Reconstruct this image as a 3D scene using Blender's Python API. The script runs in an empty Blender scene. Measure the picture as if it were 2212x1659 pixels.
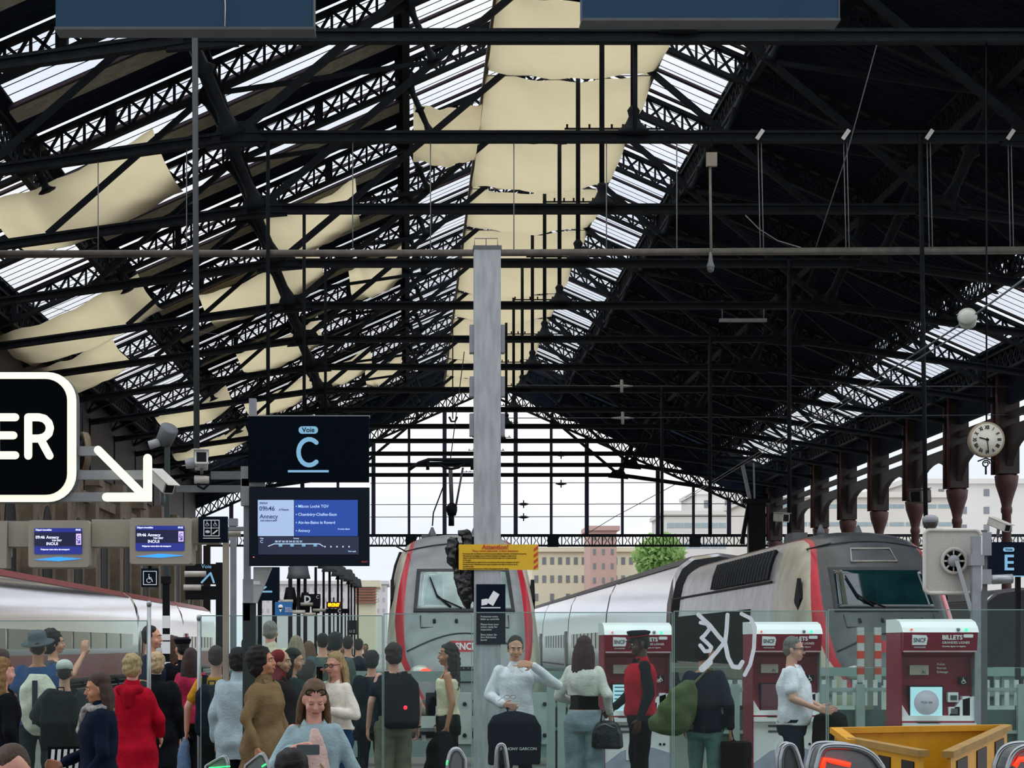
import bpy, bmesh, math, random
import numpy as np
from mathutils import Vector, Matrix
from mathutils.bvhtree import BVHTree
random.seed(7)
SC = bpy.context.scene
COL = SC.collection
# ------------------------------------------------------------ camera, sky, exposure
EYE = 1.65; F = 4700.0; VX = 885.0; VY = 1395.0
cd = bpy.data.cameras.new('camera'); cam = bpy.data.objects.new('camera', cd); COL.objects.link(cam)
cam.location = (0, 0, EYE); cam.rotation_euler = (math.pi/2, 0, 0)
cd.sensor_width = 36.0; cd.sensor_fit = 'HORIZONTAL'; cd.lens = F/2212*36
cd.shift_x = (1106-VX)/2212; cd.shift_y = (VY-829.5)/2212
cd.clip_start = 0.5; cd.clip_end = 3000
SC.camera = cam
w = bpy.data.worlds.new('overcast_sky'); SC.world = w; w.use_nodes = True
nt = w.node_tree; bg = nt.nodes['Background']
tc = nt.nodes.new('ShaderNodeTexCoord'); mp = nt.nodes.new('ShaderNodeMapping'); mp.inputs['Scale'].default_value = (1, 1, 5)
nz = nt.nodes.new('ShaderNodeTexNoise'); nz.inputs['Scale'].default_value = 3.0; nz.inputs['Detail'].default_value = 5
rp = nt.nodes.new('ShaderNodeValToRGB'); rp.color_ramp.elements[0].position = .35; rp.color_ramp.elements[1].position = .62
rp.color_ramp.elements[0].color = (.74, .80, .90, 1); rp.color_ramp.elements[1].color = (.93, .94, .96, 1)
nt.links.new(tc.outputs['Generated'], mp.inputs['Vector']); nt.links.new(mp.outputs[0], nz.inputs['Vector'])
nt.links.new(nz.outputs['Fac'], rp.inputs['Fac']); nt.links.new(rp.outputs['Color'], bg.inputs['Color'])
# overcast sky: brighter towards the zenith, even all round
sx_ = nt.nodes.new('ShaderNodeSeparateXYZ'); nt.links.new(tc.outputs['Generated'], sx_.inputs[0])
mr = nt.nodes.new('ShaderNodeMapRange'); mr.inputs[1].default_value = 0.0; mr.inputs[2].default_value = 1.0; mr.inputs[3].default_value = 1.0; mr.inputs[4].default_value = 1.9
nt.links.new(sx_.outputs['Z'], mr.inputs[0]); nt.links.new(mr.outputs[0], bg.inputs['Strength'])
vs = SC.view_settings; vs.view_transform = 'Standard'; vs.look = 'None'; vs.exposure = 0.12; vs.gamma = 1.0; vs.use_curve_mapping = False
SC.cycles.max_bounces = 10; SC.cycles.transparent_max_bounces = 24; SC.cycles.diffuse_bounces = 4
SC.cycles.caustics_reflective = False; SC.cycles.caustics_refractive = False
SC.cycles.sample_clamp_indirect = 4.0

def P(px, py, D): return Vector(((px-VX)*D/F, D, EYE+(VY-py)*D/F))
def X(px, D): return (px-VX)*D/F
def Zp(py, D): return EYE+(VY-py)*D/F

# ------------------------------------------------------------ materials
def lin(h):
    h = h.lstrip('#'); c = [int(h[i:i+2], 16)/255 for i in (0, 2, 4)]
    return tuple((v/12.92 if v <= .04045 else ((v+.055)/1.055)**2.4) for v in c)
MATS = {}
def mat(name, col='#808080', rough=.6, metal=0., var=.15, scale=6., bump=.0, bscale=40., emit=0., trans=0., spec=.5, stretch=None):
    if name in MATS: return MATS[name]
    m = bpy.data.materials.new(name); m.use_nodes = True; n = m.node_tree; b = n.nodes['Principled BSDF']
    c = lin(col) if isinstance(col, str) else col
    b.inputs['Roughness'].default_value = rough; b.inputs['Metallic'].default_value = metal
    b.inputs['Specular IOR Level'].default_value = spec
    t = n.nodes.new('ShaderNodeTexCoord')
    src = t.outputs['Object']
    if stretch:
        mp = n.nodes.new('ShaderNodeMapping'); mp.inputs['Scale'].default_value = stretch; n.links.new(src, mp.inputs[0]); src = mp.outputs[0]
    if var > 0:
        z = n.nodes.new('ShaderNodeTexNoise'); z.inputs['Scale'].default_value = scale; z.inputs['Detail'].default_value = 4
        n.links.new(src, z.inputs['Vector'])
        r = n.nodes.new('ShaderNodeMapRange'); r.inputs[1].default_value = .3; r.inputs[2].default_value = .7
        r.inputs[3].default_value = 1-var; r.inputs[4].default_value = 1+var; n.links.new(z.outputs['Fac'], r.inputs[0])
        mx = n.nodes.new('ShaderNodeVectorMath'); mx.operation = 'SCALE'; mx.inputs[0].default_value = c
        n.links.new(r.outputs[0], mx.inputs['Scale']); n.links.new(mx.outputs[0], b.inputs['Base Color'])
        if emit: n.links.new(mx.outputs[0], b.inputs['Emission Color'])
    else:
        b.inputs['Base Color'].default_value = (*c, 1)
        if emit: b.inputs['Emission Color'].default_value = (*c, 1)
    if emit: b.inputs['Emission Strength'].default_value = emit
    if bump > 0:
        z2 = n.nodes.new('ShaderNodeTexNoise'); z2.inputs['Scale'].default_value = bscale; z2.inputs['Detail'].default_value = 3
        n.links.new(src, z2.inputs['Vector'])
        bp = n.nodes.new('ShaderNodeBump'); bp.inputs['Strength'].default_value = bump; bp.inputs['Distance'].default_value = .02
        n.links.new(z2.outputs['Fac'], bp.inputs['Height']); n.links.new(bp.outputs[0], b.inputs['Normal'])
    if trans > 0:
        out = n.nodes['Material Output']; tr = n.nodes.new('ShaderNodeBsdfTranslucent'); tr.inputs['Color'].default_value = (*c, 1)
        ms = n.nodes.new('ShaderNodeMixShader'); ms.inputs[0].default_value = trans
        n.links.new(b.outputs[0], ms.inputs[1]); n.links.new(tr.outputs[0], ms.inputs[2]); n.links.new(ms.outputs[0], out.inputs[0])
    MATS[name] = m; return m
def glass(name, tint, gloss=.08, milk=.0, rough=.02, milkcol=(.6, .7, .68)):
    m = bpy.data.materials.new(name); m.use_nodes = True; n = m.node_tree; n.nodes.clear()
    out = n.nodes.new('ShaderNodeOutputMaterial'); tr = n.nodes.new('ShaderNodeBsdfTransparent'); tr.inputs[0].default_value = (*tint, 1)
    gl = n.nodes.new('ShaderNodeBsdfGlossy'); gl.inputs['Roughness'].default_value = rough
    fr = n.nodes.new('ShaderNodeFresnel'); fr.inputs[0].default_value = 1.45
    mm = n.nodes.new('ShaderNodeMath'); mm.operation = 'MULTIPLY'; mm.inputs[1].default_value = gloss/.04; n.links.new(fr.outputs[0], mm.inputs[0])
    ms = n.nodes.new('ShaderNodeMixShader'); n.links.new(mm.outputs[0], ms.inputs[0]); n.links.new(tr.outputs[0], ms.inputs[1]); n.links.new(gl.outputs[0], ms.inputs[2])
    last = ms
    if milk:
        df = n.nodes.new('ShaderNodeBsdfDiffuse'); df.inputs[0].default_value = (*milkcol, 1)
        m2 = n.nodes.new('ShaderNodeMixShader'); m2.inputs[0].default_value = milk
        n.links.new(ms.outputs[0], m2.inputs[1]); n.links.new(df.outputs[0], m2.inputs[2]); last = m2
    n.links.new(last.outputs[0], out.inputs[0]); MATS[name] = m; return m

IRON = mat('dark_iron', '#181d22', .65, .0, .35, 3, .3, 30, spec=.15)
IRON2 = mat('brown_iron', '#2e2220', .6, .0, .3, 5)
REDIRON = mat('red_brown_iron', '#4a2726', .55, .0, .3, 5)
BOARD = mat('roof_board', '#222938', .95, 0, .4, 2, spec=.1, stretch=(1, 6, 1))  # bluish tint stands in for the haze under the distant roof
CREAMP = mat('cream_panel', '#b5b19a', .9, 0, .25, 3)
PBAR = mat('purple_bar', '#3a2a33', .7, 0, .3, 4)
TARP = mat('tarp_cloth', '#e2d3ab', .9, 0, .2, .9, .25, 2.5, trans=.85, spec=.1)
SKYGL = glass('skylight_glass', (.98, .985, .99), .006)
SCREENGL = glass('barrier_glass', (.86, .935, .915), .010, .012, .02, (.5, .62, .58))
EDGEGL = mat('glass_edge', '#7f9c94', .2, 0, .1, 8)
STONE = mat('pale_stone', '#9a9080', .9, 0, .3, 1.2, .4, 6)
GREYP = mat('grey_paint', '#8d9094', .5, 0, .12, 6, .1, 20)
GREYD = mat('grey_dark_paint', '#565a5e', .5, 0, .12, 6)
PILLAR = mat('pillar_grey', '#a3a6a9', .6, 0, .2, 5, .15, 12, stretch=(3, 3, .5))
BEIGE = mat('beige_casing', '#a59c8b', .5, 0, .06, 4)
NAVY = mat('navy_sign', '#0b1826', .6, 0, .08, 3, spec=.08)
SLATE = mat('slate_sign', '#2f4a63', .6, 0, .06, 3, spec=.15)
BLACK = mat('black_plastic', '#0d0f12', .5, 0, .1, 5, spec=.15)
CHROME = mat('chrome', '#8f9496', .22, 1., .04, 5)
STEEL = mat('brushed_steel', '#9da1a3', .35, .8, .1, 8)
WHITE = mat('white_paint', '#e6e6e2', .45, 0, .05, 6)
CREAM = mat('cream_lit', '#f2f6d8', .4, 0, 0, emit=.75)
TXTW = mat('white_print', '#eef0f0', .5, 0, 0)
LTBLUE = mat('light_blue_print', '#7fb4d4', .4, 0, 0, emit=.35)

# ------------------------------------------------------------ mesh builder
class MB:
    def __init__(s, smooth=False): s.v = []; s.f = []; s.m = []; s.sm = []; s.smooth = smooth
    def add(s, vs, fs, mi=0, smooth=None):
        o = len(s.v); s.v += [tuple(p) for p in vs]; s.f += [tuple(i+o for i in f) for f in fs]; s.m += [mi]*len(fs)
        s.sm += [s.smooth if smooth is None else smooth]*len(fs); return s
    def box(s, a, b, mi=0):
        x0, y0, z0 = [min(a[i], b[i]) for i in range(3)]; x1, y1, z1 = [max(a[i], b[i]) for i in range(3)]
        return s.add([(x0,y0,z0),(x1,y0,z0),(x1,y1,z0),(x0,y1,z0),(x0,y0,z1),(x1,y0,z1),(x1,y1,z1),(x0,y1,z1)],
              [(0,3,2,1),(4,5,6,7),(0,1,5,4),(1,2,6,5),(2,3,7,6),(3,0,4,7)], mi, False)
    def cbox(s, c, d, mi=0): return s.box([c[i]-d[i]/2 for i in range(3)], [c[i]+d[i]/2 for i in range(3)], mi)
    def beam(s, p, q, w, h, mi=0, up=(0, 0, 1)):
        p = Vector(p); q = Vector(q); d = (q-p).normalized(); up = Vector(up)
        if abs(d.dot(up)) > .98: up = Vector((0, 1, 0))
        a = d.cross(up).normalized()*w/2; b = a.cross(d).normalized()*h/2
        vs = [p-a-b, p+a-b, p+a+b, p-a+b, q-a-b, q+a-b, q+a+b, q-a+b]
        return s.add(vs, [(0,1,2,3),(4,7,6,5),(0,4,5,1),(1,5,6,2),(2,6,7,3),(3,7,4,0)], mi, False)
    def tube(s, pts, r, n=8, mi=0, cap=True):
        pts = [Vector(p) for p in pts]; rs = r if isinstance(r, (list, tuple)) else [r]*len(pts)
        o = []; fs = []; a = None
        for i, p in enumerate(pts):
            d = (pts[min(i+1, len(pts)-1)]-pts[max(i-1, 0)])
            if d.length < 1e-9: d = Vector((0, 0, 1))
            d.normalize()
            if a is None:
                a = d.orthogonal().normalized()
            else:
                a = a-d*a.dot(d)
                a = a.normalized() if a.length > 1e-6 else d.orthogonal().normalized()
            b = d.cross(a)
            for k in range(n):
                t = 2*math.pi*k/n; o.append(p+(a*math.cos(t)+b*math.sin(t))*rs[i])
        for i in range(len(pts)-1):
            for k in range(n):
                fs.append((i*n+k, i*n+(k+1)%n, (i+1)*n+(k+1)%n, (i+1)*n+k))
        if cap: fs.append(tuple(range(n))[::-1]); fs.append(tuple((len(pts)-1)*n+k for k in range(n)))
        return s.add(o, fs, mi, True)
    def lathe(s, prof, c=(0, 0, 0), n=16, axis='z', mi=0):
        o = []; fs = []
        for r, z in prof:
            for k in range(n):
                t = 2*math.pi*k/n; x, y = r*math.cos(t), r*math.sin(t)
                v = (x, y, z) if axis == 'z' else ((x, z, y) if axis == 'y' else (z, x, y))
                o.append((v[0]+c[0], v[1]+c[1], v[2]+c[2]))
        for i in range(len(prof)-1):
            for k in range(n): fs.append((i*n+k, i*n+(k+1)%n, (i+1)*n+(k+1)%n, (i+1)*n+k))
        fs.append(tuple(range(n))[::-1]); fs.append(tuple((len(prof)-1)*n+k for k in range(n)))
        return s.add(o, fs, mi, True)
    def ell(s, c, r, n=12, m=8, mi=0, R=None):
        o = []; fs = []
        for i in range(m+1):
            ph = math.pi*i/m
            for k in range(n):
                t = 2*math.pi*k/n; v = Vector((r[0]*math.sin(ph)*math.cos(t), r[1]*math.sin(ph)*math.sin(t), r[2]*math.cos(ph)))
                if R: v = R @ v
                o.append(v+Vector(c))
        for i in range(m):
            for k in range(n): fs.append((i*n+k, (i+1)*n+k, (i+1)*n+(k+1)%n, i*n+(k+1)%n))
        return s.add(o, fs, mi, True)
    def cap(s, p, q, r1, r2=None, n=10, mi=0):
        r2 = r1 if r2 is None else r2; p = Vector(p); q = Vector(q); d = q-p; L = d.length
        if L < 1e-6: return s.ell(p, (r1, r1, r1), n, 6, mi)
        d.normalize(); pts = []; rs = []
        for t in (-.98, -.8, -.45, 0): pts.append(p+d*(t*r1)); rs.append(r1*math.sqrt(1-t*t))
        for t in (0, .45, .8, .98): pts.append(q+d*(t*r2)); rs.append(r2*math.sqrt(1-t*t))
        return s.tube(pts, rs, n, mi)
    def loft(s, rings, mi=0, cap=True):   # rings: lists of equal length of points
        n = len(rings[0]); o = [p for r in rings for p in r]; fs = []
        for i in range(len(rings)-1):
            for k in range(n): fs.append((i*n+k, i*n+(k+1)%n, (i+1)*n+(k+1)%n, (i+1)*n+k))
        if cap: fs.append(tuple(range(n))[::-1]); fs.append(tuple((len(rings)-1)*n+k for k in range(n)))
        return s.add(o, fs, mi)
    def prism(s, poly, y0, y1, mi=0, plane='xz', smooth=False):
        n = len(poly)
        def m3(p, y): return (p[0], y, p[1]) if plane == 'xz' else ((y, p[0], p[1]) if plane == 'yz' else (p[0], p[1], y))
        o = [m3(p, y0) for p in poly]+[m3(p, y1) for p in poly]
        fs = [tuple(range(n)), tuple(range(2*n-1, n-1, -1))]+[(k, n+k, n+(k+1)%n, (k+1)%n) for k in range(n)]
        return s.add(o, fs, mi, smooth)
    def mesh(s, name, mats):
        me = bpy.data.meshes.new(name); me.from_pydata(s.v, [], s.f)
        for m in (mats if isinstance(mats, (list, tuple)) else [mats]): me.materials.append(m)
        me.polygons.foreach_set('material_index', s.m); me.polygons.foreach_set('use_smooth', s.sm); me.update(); return me
    def build(s, name, mats, parent=None, world=False, loc=None, kind=None, fix=True):
        me = s.mesh(name, mats)
        if fix:
            bm = bmesh.new(); bm.from_mesh(me); bmesh.ops.recalc_face_normals(bm, faces=bm.faces); bm.to_mesh(me); bm.free()
        return obj(name, me, parent, world, loc, kind)
def obj(name, me, parent=None, world=False, loc=None, kind=None):
    o = bpy.data.objects.new(name, me); COL.objects.link(o)
    if parent:
        o.parent = parent
        if world:
            g = parent; off = Vector((0, 0, 0))
            while g: off += g.location; g = g.parent
            o.location = -off
    if loc is not None: o.location = loc
    if kind: o['kind'] = kind
    return o
def rebase(o, base):     # move the origin of a world-built mesh to base
    b = Vector(base); o.data.transform(Matrix.Translation(-b)); o.location = b; return o
def tag(o, label, cat, group=None, kind=None):
    o['label'] = label; o['category'] = cat
    if group: o['group'] = group
    if kind: o['kind'] = kind
    return o
def thing(name, label, cat, loc=(0, 0, 0), rotz=0, group=None):
    o = bpy.data.objects.new(name, None); COL.objects.link(o); o.location = loc; o.rotation_euler = (0, 0, rotz); o.empty_display_size = .1
    return tag(o, label, cat, group)
def single(mb, name, mats, label, cat, base, group=None):   # one-mesh thing built in world coordinates
    o = mb.build(name, mats); rebase(o, base); return tag(o, label, cat, group)
def struct(mb, name, mats, parent=None):
    o = mb.build(name, mats, parent, world=bool(parent)); o['kind'] = 'structure'; return o
def dup_tree(o, parent=None):
    c = o.copy(); COL.objects.link(c)
    if parent: c.parent = parent
    for ch in list(o.children): dup_tree(ch, c)
    return c
def text(s, size, loc, m, parent=None, name='lettering', world=True, ext=.002, align='CENTER', sx=1., bold=0., rot=(math.pi/2, 0, 0), ay='CENTER'):
    cu = bpy.data.curves.new('t', 'FONT'); cu.body = s; cu.size = size; cu.extrude = ext; cu.align_x = align; cu.align_y = ay
    cu.offset = bold; cu.resolution_u = 3
    t = bpy.data.objects.new('t', cu); COL.objects.link(t); dg = bpy.context.evaluated_depsgraph_get()
    me = bpy.data.meshes.new_from_object(t.evaluated_get(dg)); bpy.data.objects.remove(t)
    me.transform(Matrix.Diagonal((sx, 1, 1, 1))); me.transform(Matrix.Rotation(rot[2], 4, 'Z') @ Matrix.Rotation(rot[0], 4, 'X'))
    me.transform(Matrix.Translation(Vector(loc))); me.materials.clear(); me.materials.append(m)
    return obj(name, me, parent, world)
def rrect(x0, z0, x1, z1, r, n=5):
    pts = []
    for cx, cz, a in ((x1-r, z1-r, 0), (x0+r, z1-r, 90), (x0+r, z0+r, 180), (x1-r, z0+r, 270)):
        for i in range(n+1):
            t = math.radians(a+90*i/n); pts.append((cx+r*math.cos(t), cz+r*math.sin(t)))
    return pts

# ------------------------------------------------------------ train hall dimensions
H = 12.6; D0 = 45.0; S = 8.883; CX = .44*H; NT = 14
XL = CX-1.7*H; XR = CX+1.7*H; YE = D0+S*(NT-1)
def hz(h): return EYE+h*H

fl = MB().box((-60, -8, -.3), (70, 420, 0)); o = struct(fl, 'floor', mat('concourse_floor', '#6f6d68', .5, 0, .15, .8, spec=.4))

# ---- roof (ceiling): children laid bay by bay
ceil = bpy.data.objects.new('ceiling', None); COL.objects.link(ceil); ceil.location = (CX, D0, 0); ceil['kind'] = 'structure'
def RZ(u, off=0): return EYE+(1.745-.44*abs(u))*H+off
def strip(mb, sg, u0, u1, y0, y1, t=.03, off=0, mi=0):
    a, b = sorted((sg*u0*H, sg*u1*H)); za, zb = RZ(a/H, off), RZ(b/H, off)
    mb.add([(a,y0,za),(b,y0,zb),(b,y1,zb),(a,y1,za),(a,y0,za+t),(b,y0,zb+t),(b,y1,zb+t),(a,y1,za+t)],
           [(0,3,2,1),(4,5,6,7),(0,1,5,4),(1,2,6,5),(2,3,7,6),(3,0,4,7)], mi, False)
    return mb
UE0, UE1 = 1.33, 1.60
protos = []
def proto(mb, name, m, kind=None): me = mb.mesh(name, m); protos.append((name, me, kind))
for sg in (1, -1):
    for u0, u1, n in ((0.02, .45, 3), (UE0, UE1, 2)):
        for j in range(n):      # panes between thick bars, long side along the rafter
            y0 = .25+(S-.5)*j/n; y1 = .25+(S-.5)*(j+1)/n
            proto(strip(MB(), sg, u0, u1, y0+.12, y1-.12, .012), 'glass_pane', SKYGL)
            proto(strip(MB(), sg, u0, u1, y1-.12, y1+.12, .08, -.06), 'glazing_bar', PBAR)
        mb = MB(); k = 0; y = .5
        while y < S-.3: strip(mb, sg, u0, u1, y, y+.03, .02, -.02); y += .8
        proto(mb, 'thin_glazing_bars', IRON, 'stuff')
for j in range(2):      # left slope: glass in the near half of each bay
    proto(strip(MB(), -1, .47, 1.31, .3+2.7*j, .3+2.7*j+2.5, .012), 'glass_pane', SKYGL)
    proto(strip(MB(), -1, .47, 1.31, .3+2.7*j+2.5, .3+2.7*j+2.7, .1, -.08), 'glazing_bar', PBAR)
mb = MB(); y = .6
while y < 5.5: strip(mb, -1, .47, 1.31, y, y+.03, .02, -.02); y += .8
proto(mb, 'thin_glazing_bars', IRON, 'stuff')
proto(strip(MB(), -1, .47, 1.31, 5.7, 6.9, .05, -.12), 'cream_board', CREAMP)
def boards(sg, u0, u1, y0, y1):
    mb = MB(); y = y0; i = 0
    while y < y1-.05: strip(mb, sg, u0, u1, y+.015, min(y+.36, y1)-.015, .05, -.03*(i % 3)); y += .36; i += 1
    strip(mb, sg, u0, u1, y0, y1, .03, .06); return mb
proto(boards(-1, .47, 1.31, 6.9, S), 'roof_boards', BOARD, 'stuff')
proto(boards(1, .47, 1.31, 0, S), 'roof_boards', BOARD, 'stuff')
for sg in (1, -1): proto(boards(sg, 1.60, 1.80, 0, S), 'roof_boards', BOARD, 'stuff')
for sg in (1, -1):
    for u0, u1 in ((.44, .48), (1.30, 1.345)): proto(strip(MB(), sg, u0, u1, 0, S, .06, .02), 'roof_beam_cover', BOARD)
proto(MB().box((-.25, 0, RZ(0)-.1), (.25, S, RZ(0)+.25)), 'ridge_cap', BOARD)
LW = .07*H
for sg in (1, -1):
    for u in (.45, .9, 1.33, 1.62):
        mb = MB(); x = sg*u*H; zt = RZ(u)-.1; zb = zt-LW
        mb.beam((x, 0, zt), (x, S, zt), .22, .12); mb.beam((x, 0, zb), (x, S, zb), .22, .12)
        n = 10
        for i in range(n):
            ya, yb = S*i/n, S*(i+1)/n
            mb.beam((x, ya, zb), (x, yb, zt), .05, .07); mb.beam((x, ya, zt), (x, yb, zb), .05, .07); mb.beam((x, ya, zb), (x, ya, zt), .06, .05)
        proto(mb, 'lattice_purlin', IRON, None)
for k in range(-1, NT-1):
    for name, me, kind in protos:
        if k == -1 and 'pane' in name and False: continue
        o = obj(name, me, ceil, loc=(0, k*S, 0))
        if kind: o['kind'] = kind

# unseen concourse slab above and behind the camera, added to dim the light below
cr = MB().box((-32, -24, 17.0), (42, 2, 17.4)); cr.build('concourse_shade_slab', BOARD, ceil, world=True)
# ---- trusses
def make_truss():
    root = thing('roof_truss', '', 'truss', (CX, D0, 0), 0, 'iron roof trusses across the train hall')
    B = lambda u, h: Vector((u*H, 0, hz(h)))
    for sg in (1, -1):
        lo = lambda u: B(sg*u, 1.66-.44*u); hi = lambda u: B(sg*u, 1.725-.44*u)
        mb = MB(); mb.beam(lo(0), lo(1.7), .34, .13); mb.beam(hi(0), hi(1.7), .34, .13)
        mb.build('rafter', IRON, root)
        mb = MB(); n = 33
        for i in range(n):
            a, b = 1.7*i/n, 1.7*(i+1)/n
            mb.beam(lo(a), hi(b), .07, .085); mb.beam(hi(a), lo(b), .07, .085); mb.beam(lo(a), hi(a), .08, .06)
        for u in (.2, .45, .68, .9, 1.12, 1.33, 1.6): mb.beam(lo(u), hi(u), .2, .36)
        mb.build('lattice_web', IRON, root, kind='stuff')
        # main and secondary struts, baluster shaped
        for (u0, h0, r) in ((.786, 1.0, .15), (1.27, 1.109-.139*(1.27-.786), .11), (.385, 1.337, .09)):
            t = (1.66-.44*u0-h0)/(1+.44*.44); p = B(sg*u0, h0); q = B(sg*(u0+.44*t), h0+t); d = q-p
            fr = [0, .08, .2, .46, .5, .54, .8, .92, 1]; rr = [2.6, 1.6, 1.0, 1.15, 2.1, 1.15, 1.0, 1.5, 2.4]
            mb = MB(); mb.tube([p+d*f for f in fr], [r*k for k in rr], 8); mb.build('strut', IRON, root)
        mb = MB()
        def rod(a, b, w=.13): mb2 = MB(); mb2.beam(a, b, w, w); mb2.build('tie_rod', IRON, root)
        rod(B(sg*.786, 1.0), B(0, 1.66), .19)
        rod(B(sg*.385, 1.337), B(sg*.905, 1.262)); rod(B(sg*.905, 1.262), B(sg*1.27, 1.042-.1), .16)
        rod(B(sg*.385, 1.337), B(sg*.44, 1.46), .1)
        tb = MB(); a = B(sg*.786, 1.0); b = B(sg*1.7, .982-.11)
        for dz in (.1, -.1): tb.beam(a+Vector((0, 0, dz)), b+Vector((0, 0, dz)), .3, .07)
        tb.beam(a, b, .1, .2); tb.build('tie_beam', IRON, root)
        fb = MB(); fb.prism([((sg*.72)*H, hz(.985)), ((sg*.84)*H, hz(.975)), ((sg*.81)*H, hz(1.03)), ((sg*.75)*H, hz(1.03))], -.1, .1); fb.build('gusset', IRON, root)
    tb = MB(); a = B(-.786, 1.0); b = B(.786, 1.0)
    for dz in (.1, -.1): tb.beam(a+Vector((0, 0, dz)), b+Vector((0, 0, dz)), .3, .07)
    tb.beam(a, b, .1, .2); tb.build('tie_beam', IRON, root)
    kr = MB(); kr.tube([B(0, 1.66), B(0, 1.06)], .075, 8)
    kr.lathe([(.09, 0), (.16, -.1), (.12, -.25), (.2, -.42), (.42, -.62), (.45, -.72), (.1, -.75)], (0, 0, hz(1.06)), 10); kr.build('king_rod', IRON, root)
    cb = MB()
    for i in range(9): cb.cbox(((-.13+.022*i)*H, .1, hz(1.022)), (.05, .05, .12))
    cb.cbox((-.04*H, .1, hz(1.018)), (.19*H, .05, .04)); cb.build('insulator_comb', BLACK, root)
    return root
T0 = make_truss()
ords = ['nearest', 'second', 'third', 'fourth', 'fifth', 'sixth', 'seventh', 'eighth', 'ninth', 'tenth', 'eleventh', 'twelfth', 'thirteenth', 'farthest']
for k in range(NT):
    t = T0 if k == 0 else dup_tree(T0)
    t.location = (CX, D0+k*S, 0)
    t['label'] = (['dark iron roof truss nearest the camera, its tie beam just below the slate signs',
                   'dark iron roof truss second from the camera, carrying the white clamps and hanging rods'] +
                  ['dark iron roof truss, %s from the camera, spanning the train hall' % w_ for w_ in ords[2:12]] +
                  ['dark iron roof truss, last but one before the open gable', 'dark iron roof truss farthest away, standing in the open bright gable'])[k]

# ---- tarps
def tarp(label, k, u0, u1, hh, sag, group=None, lift=0., y0=.15, y1=None, crossag=True):
    y1 = S-.15 if y1 is None else y1; nx, ny = 16, 14; mb = MB(True); vs = []; rnd = random.Random(k*13+int(u0*100))
    ph = [rnd.uniform(0, 6) for _ in range(6)]
    for i in range(nx+1):
        for j in range(ny+1):
            a = i/nx; b = j/ny; u = u0+(u1-u0)*a
            z = EYE+hh(u)*H - sag*4*b*(1-b)*(.5+.5*math.sin(math.pi*a)) - sag*.5*math.sin(math.pi*a)
            z += .06*math.sin(9*a+5*b+ph[0])*math.sin(7*b+ph[1])+.04*math.sin(23*a-11*b+ph[2])
            vs.append((CX+u*H, D0+k*S+y0+(y1-y0)*b, z))
    for v in list(vs): vs.append((v[0], v[1], v[2]-.02))
    fs = []; N = (nx+1)*(ny+1)
    for i in range(nx):
        for j in range(ny):
            a = i*(ny+1)+j; q = (a, a+1, a+ny+2, a+ny+1); fs.append(q)
    mb.add(vs[:N], fs)
    return single(mb, 'canopy_tarp', TARP, label, 'tarp', (CX+(u0+u1)/2*H, D0+k*S+S/2, hz(1.3)), group)
for k in range(-1, NT-1):
    w_ = 'above the slate signs at the top edge' if k < 0 else 'in the %s bay of the hall' % ords[k]
    tarp('cream translucent tarp slung beneath the ridge, '+w_, k, -.24, .20, lambda u: 1.5, .55, 'cream tarps slung in a row under the ridge')
    e = MB()
    y0 = D0+k*S
    for u in (-.24, .20): e.beam((CX+u*H, y0, hz(1.5)+.05), (CX+u*H, y0+S, hz(1.5)+.05), .14, .14)
    for y in (y0, ): e.beam((CX-.24*H, y, hz(1.49)), (CX+.20*H, y, hz(1.49)), .03, .03)
    single(e, 'tarp_rail', mat('tarp_rail', '#7b7468', .7), 'grey rails and cord holding the ridge tarp '+w_, 'rail', (CX, y0, hz(1.5)), 'rails of the ridge tarps')
under = lambda u: 1.64-.44*abs(u)
for k in (-1, 0):
    tarp('pale tarp left of the ridge tarp row, '+('topmost in the picture' if k < 0 else 'just above the second truss tie beam'), k, -.43, -.25, lambda u: 1.44, .35, 'pale tarps beside the ridge row')
tarp('small pale tarp left of the ridge row, behind the second and third trusses', 3, -.43, -.25, lambda u: 1.42, .3, 'pale tarps beside the ridge row')
for (k, a, b, lab) in ((2, -1.42, -1.03, 'large white sagging tarp at upper left, behind the second truss tie beam'),
    (4, -.88, -.60, 'white tarp hanging in the upper middle left, right of the main struts'),
    (5, -1.13, -.74, 'cream tarp under the left roof slope just below the long grey pipe'),
    (4, -1.66, -1.24, 'wide cream tarp at far left above the white lettered sign'),
    (5, -1.7, -1.42, 'cream tarp directly over the top of the illuminated lettered sign'),
    (6, -.66, -.47, 'white tarp left of the grey pillar under the long pipe'),
    (7, -1.12, -.80, 'pointed white tarp above the platform C sign, far back'),
    (9, -.86, -.62, 'small white tarp above right corner of the platform C sign'),
    (10, -.66, -.48, 'small white tarp deep in the hall above the open gable, left side'),
    (9, -1.2, -.9, 'low white tarp just above the left end of the platform C sign'),
    (8, -1.52, -1.22, 'white tarp high above the security cameras on the gantry'),
    (10, -1.6, -1.25, 'white tarp just above the arrow of the illuminated sign')):
    tarp(lab, k, a, b, under, .5, 'white tarps under the left roof slope')

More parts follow.
